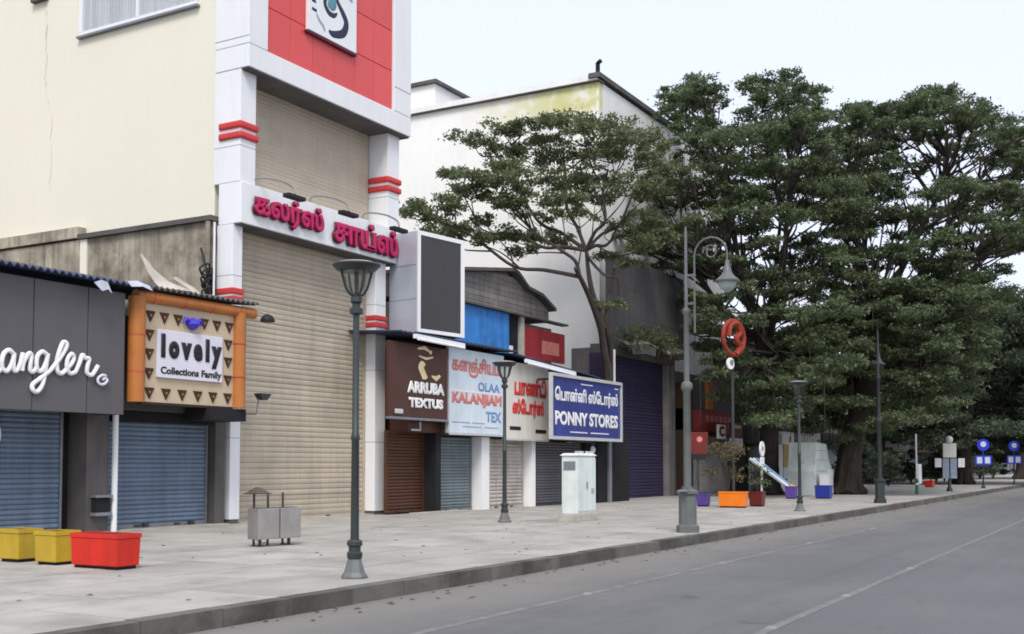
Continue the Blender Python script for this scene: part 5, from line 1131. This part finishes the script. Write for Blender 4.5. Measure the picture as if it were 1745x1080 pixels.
T4 = [(109.1,16.0,14.0,1.9), (96.6,12.1,12.1,2.7), (108.4,14.9,3.2,2.4), (108.0,16.7,3.5,1.8), (96.3,14.4,5.6,2.0), (102.5,8.5,7.5,2.1), (102.4,16.9,6.3,2.5), (111.4,7.8,11.9,2.6), (110.0,18.8,14.2,2.0), (105.1,11.7,5.9,2.3), (106.3,7.2,10.3,1.9), (104.5,8.5,12.4,2.7), (97.5,14.8,3.5,2.2), (109.0,17.7,8.3,1.9), (102.3,19.8,6.6,2.2), (95.6,19.1,11.6,1.9), (102.9,10.7,8.0,1.8), (112.1,6.4,11.3,1.8), (98.6,13.3,7.6,2.1), (113.8,7.9,6.5,2.3), (109.2,6.9,13.7,1.8), (111.7,11.3,14.1,2.8), (99.3,7.7,13.9,2.0), (111.0,17.2,15.8,1.9), (99.6,9.6,15.2,2.6), (103.5,20.6,12.6,2.3), (112.9,15.8,6.1,2.5), (107.0,17.5,15.4,2.5), (104.1,9.3,14.2,2.5), (100.9,12.9,10.1,1.9), (101.7,17.7,12.3,2.7), (109.5,10.2,7.3,2.5), (105.0,12.1,15.3,2.0), (101.9,15.1,6.7,2.4), (109.7,14.6,10.1,2.2), (113.2,9.2,7.8,2.0), (103.8,14.6,14.2,2.3), (108.8,21.2,9.7,1.8), (110.0,14.9,17.0,2.1), (101.4,16.2,9.3,2.1), (111.6,16.3,3.7,1.9), (113.8,11.1,8.2,2.5), (111.5,14.9,8.6,2.5), (105.2,13.6,4.9,2.7), (98.9,20.8,11.6,2.1), (100.8,19.3,11.9,2.0), (104.3,7.7,6.6,2.3), (103.0,14.7,9.5,1.8), (106.2,10.1,3.4,1.9), (97.1,11.6,14.1,2.6), (97.4,13.6,13.0,2.2), (105.0,7.2,4.2,2.8), (96.8,16.1,8.2,2.5), (107.8,11.6,4.7,1.8), (99.7,19.1,5.0,2.1), (100.5,11.8,9.1,2.6), (107.7,20.7,7.8,2.1), (106.3,18.7,6.3,2.6), (110.7,18.6,12.2,2.1), (97.7,16.3,4.0,2.3), (112.9,10.6,4.1,2.7), (110.9,17.5,5.7,2.1), (108.9,12.2,9.5,1.9), (108.3,9.6,9.4,2.6), (107.6,8.1,9.5,2.3), (103.3,8.1,15.3,1.9), (109.3,15.3,11.5,2.0), (117.4,7.6,8.8,2.1), (113.0,13.8,4.7,2.1), (107.1,15.7,9.8,2.0), (109.8,8.4,5.1,2.5), (105.1,17.7,8.2,2.1), (102.6,6.2,8.9,2.2), (113.2,8.7,15.5,2.3), (106.8,5.8,6.4,2.7), (113.6,8.8,4.3,2.7), (108.2,13.8,13.1,1.9), (115.8,10.4,10.7,2.2), (101.6,14.5,16.0,2.7), (97.7,10.5,4.7,2.3), (101.4,16.6,7.6,2.3), (100.1,14.0,12.4,2.7), (103.8,9.4,10.6,2.4), (111.8,15.1,15.6,2.8), (112.7,13.5,7.9,1.9), (99.8,20.9,4.1,2.3), (105.1,16.5,13.4,2.4), (104.2,10.0,9.0,1.9), (93.8,17.2,8.0,2.8), (109.3,17.3,13.3,2.6), (102.6,7.6,8.6,2.5), (102.7,17.3,4.4,1.9), (94.4,16.9,9.4,2.3), (96.9,13.7,10.6,2.6), (100.6,6.9,5.9,2.2), (107.6,12.0,11.5,2.0), (108.9,6.0,8.6,2.6), (105.9,13.9,16.8,1.8), (115.0,8.3,11.0,2.0), (107.8,9.2,11.7,2.3), (101.3,6.7,4.5,2.5), (101.4,13.0,5.3,2.7), (108.0,22.5,6.1,2.1), (99.4,10.1,10.3,2.8), (109.1,12.3,12.9,2.2), (98.4,13.6,4.6,2.0), (102.1,8.1,10.1,2.1), (101.9,6.7,14.1,2.7), (95.7,20.2,7.1,2.4), (104.9,20.2,11.2,2.7), (104.0,15.2,4.9,2.1), (113.4,13.7,6.1,2.7), (103.7,13.9,7.9,2.6), (110.1,15.1,6.8,2.7), (101.1,7.6,12.5,2.1), (97.3,18.2,7.0,2.7), (99.0,9.2,12.9,2.7), (94.9,18.5,9.3,2.7), (100.1,9.7,12.0,2.0), (116.2,9.6,6.6,2.6)]
T5 = [(143.5,15.5,3.9,2.8), (141.6,8.4,17.8,2.9), (151.6,10.6,10.6,2.5), (151.0,15.8,5.9,2.8), (143.0,6.2,11.7,3.0), (151.4,14.8,11.4,3.2), (156.8,7.5,4.9,3.2), (158.5,6.4,10.7,2.5), (144.5,16.2,13.2,2.5), (154.2,8.1,11.3,3.1), (159.2,4.7,11.5,2.8), (144.8,13.1,13.2,3.3), (155.2,13.2,14.0,3.3), (147.4,14.7,13.2,3.2), (149.2,11.8,19.7,2.5), (145.5,11.6,3.3,2.9), (146.8,4.6,7.8,2.5), (149.9,8.4,14.2,2.4), (157.9,7.9,6.4,2.4), (144.7,7.7,4.4,2.6), (151.8,6.6,16.1,2.7), (146.9,11.6,15.2,3.1), (151.0,11.7,3.6,2.7), (148.6,13.2,12.1,3.3), (147.9,14.0,15.6,3.0), (146.8,4.1,12.8,2.6), (149.5,10.8,17.3,3.1), (147.8,7.3,20.1,3.0), (160.8,5.4,19.3,2.5), (154.3,15.1,10.2,3.3), (161.2,4.5,17.2,2.5), (147.3,10.7,5.8,3.2), (151.9,5.6,14.5,3.3), (141.1,11.7,16.9,2.8), (152.2,4.4,11.0,2.4), (145.8,12.7,20.0,2.5), (153.4,9.5,16.5,3.2), (142.9,6.2,17.1,3.2), (139.0,12.5,8.6,3.4), (148.1,6.2,7.2,2.4), (155.3,15.0,5.4,2.8), (143.1,7.6,15.9,3.1), (150.5,7.7,5.4,3.2), (140.6,12.8,14.7,2.6), (154.1,12.6,19.7,3.4), (147.7,13.4,8.1,2.8), (149.0,15.9,3.4,3.3), (140.7,14.0,9.4,2.7), (147.0,8.9,8.4,2.4), (155.1,15.8,18.8,2.7), (148.2,16.6,14.5,3.4), (141.3,10.0,11.7,3.3), (153.3,10.0,19.2,3.4), (144.5,7.7,7.2,2.7), (156.0,4.1,14.3,3.4)]
tree('spreading flat topped tree rising behind the royal blue sign against the white building', [(46.3, 21.6, .2), (46.9, 21.55, 3.0), (46.9, 21.5, 5.4), (46.1, 21.4, 7.0), (45.5, 21.3, 8.0), (44.3, 21.3, 9.3), (43.0, 21.3, 10.3)], .34, .09, T1, m_leaf1, m_bark, 600, .165, 9, 3, 0, [[(46.8, 21.5, 5.3), (47.0, 21.4, 6.6), (46.2, 21.3, 8.2), (46.5, 21.3, 9.6), (47.3, 21.4, 11.0)], [(46.0, 21.4, 8.0), (45.4, 21.7, 9.8), (45.3, 21.9, 11.5)]])
tree('large dark tree behind the tall crook arm lamp, left of the big pair', [(61.0, 18.4, .2), (60.7, 18.2, 3.0), (59.5, 18.0, 6.5), (58.3, 17.8, 9.0)], .55, .45, T2, m_leaf2, m_bark2, 520, .185, 12, 5, 30)
tree('largest tree with thick leaning trunk, crown reaching the right edge', [(64.5, 14.9, .2), (64.8, 14.8, 2.5), (65.4, 14.2, 5.5), (66.4, 13.4, 9.5)], .75, .6, T3, m_leaf2, m_bark2, 520, .185, 13, 7, 50)
tree('farther low dark tree behind the white post boards', [(102.5, 14.0, .2), (102.3, 13.8, 3.5), (101.8, 13.5, 7.0)], .7, .55, T4, m_leaf3, m_bark2, 260, .30, 9, 9)
tree('farthest tree at the right edge beyond the blue signs', [(142, 13.0, .2), (142.5, 12.8, 4), (143, 12.4, 8.0)], .7, .55, T5, m_leaf3, m_bark2, 180, .4, 6, 13)
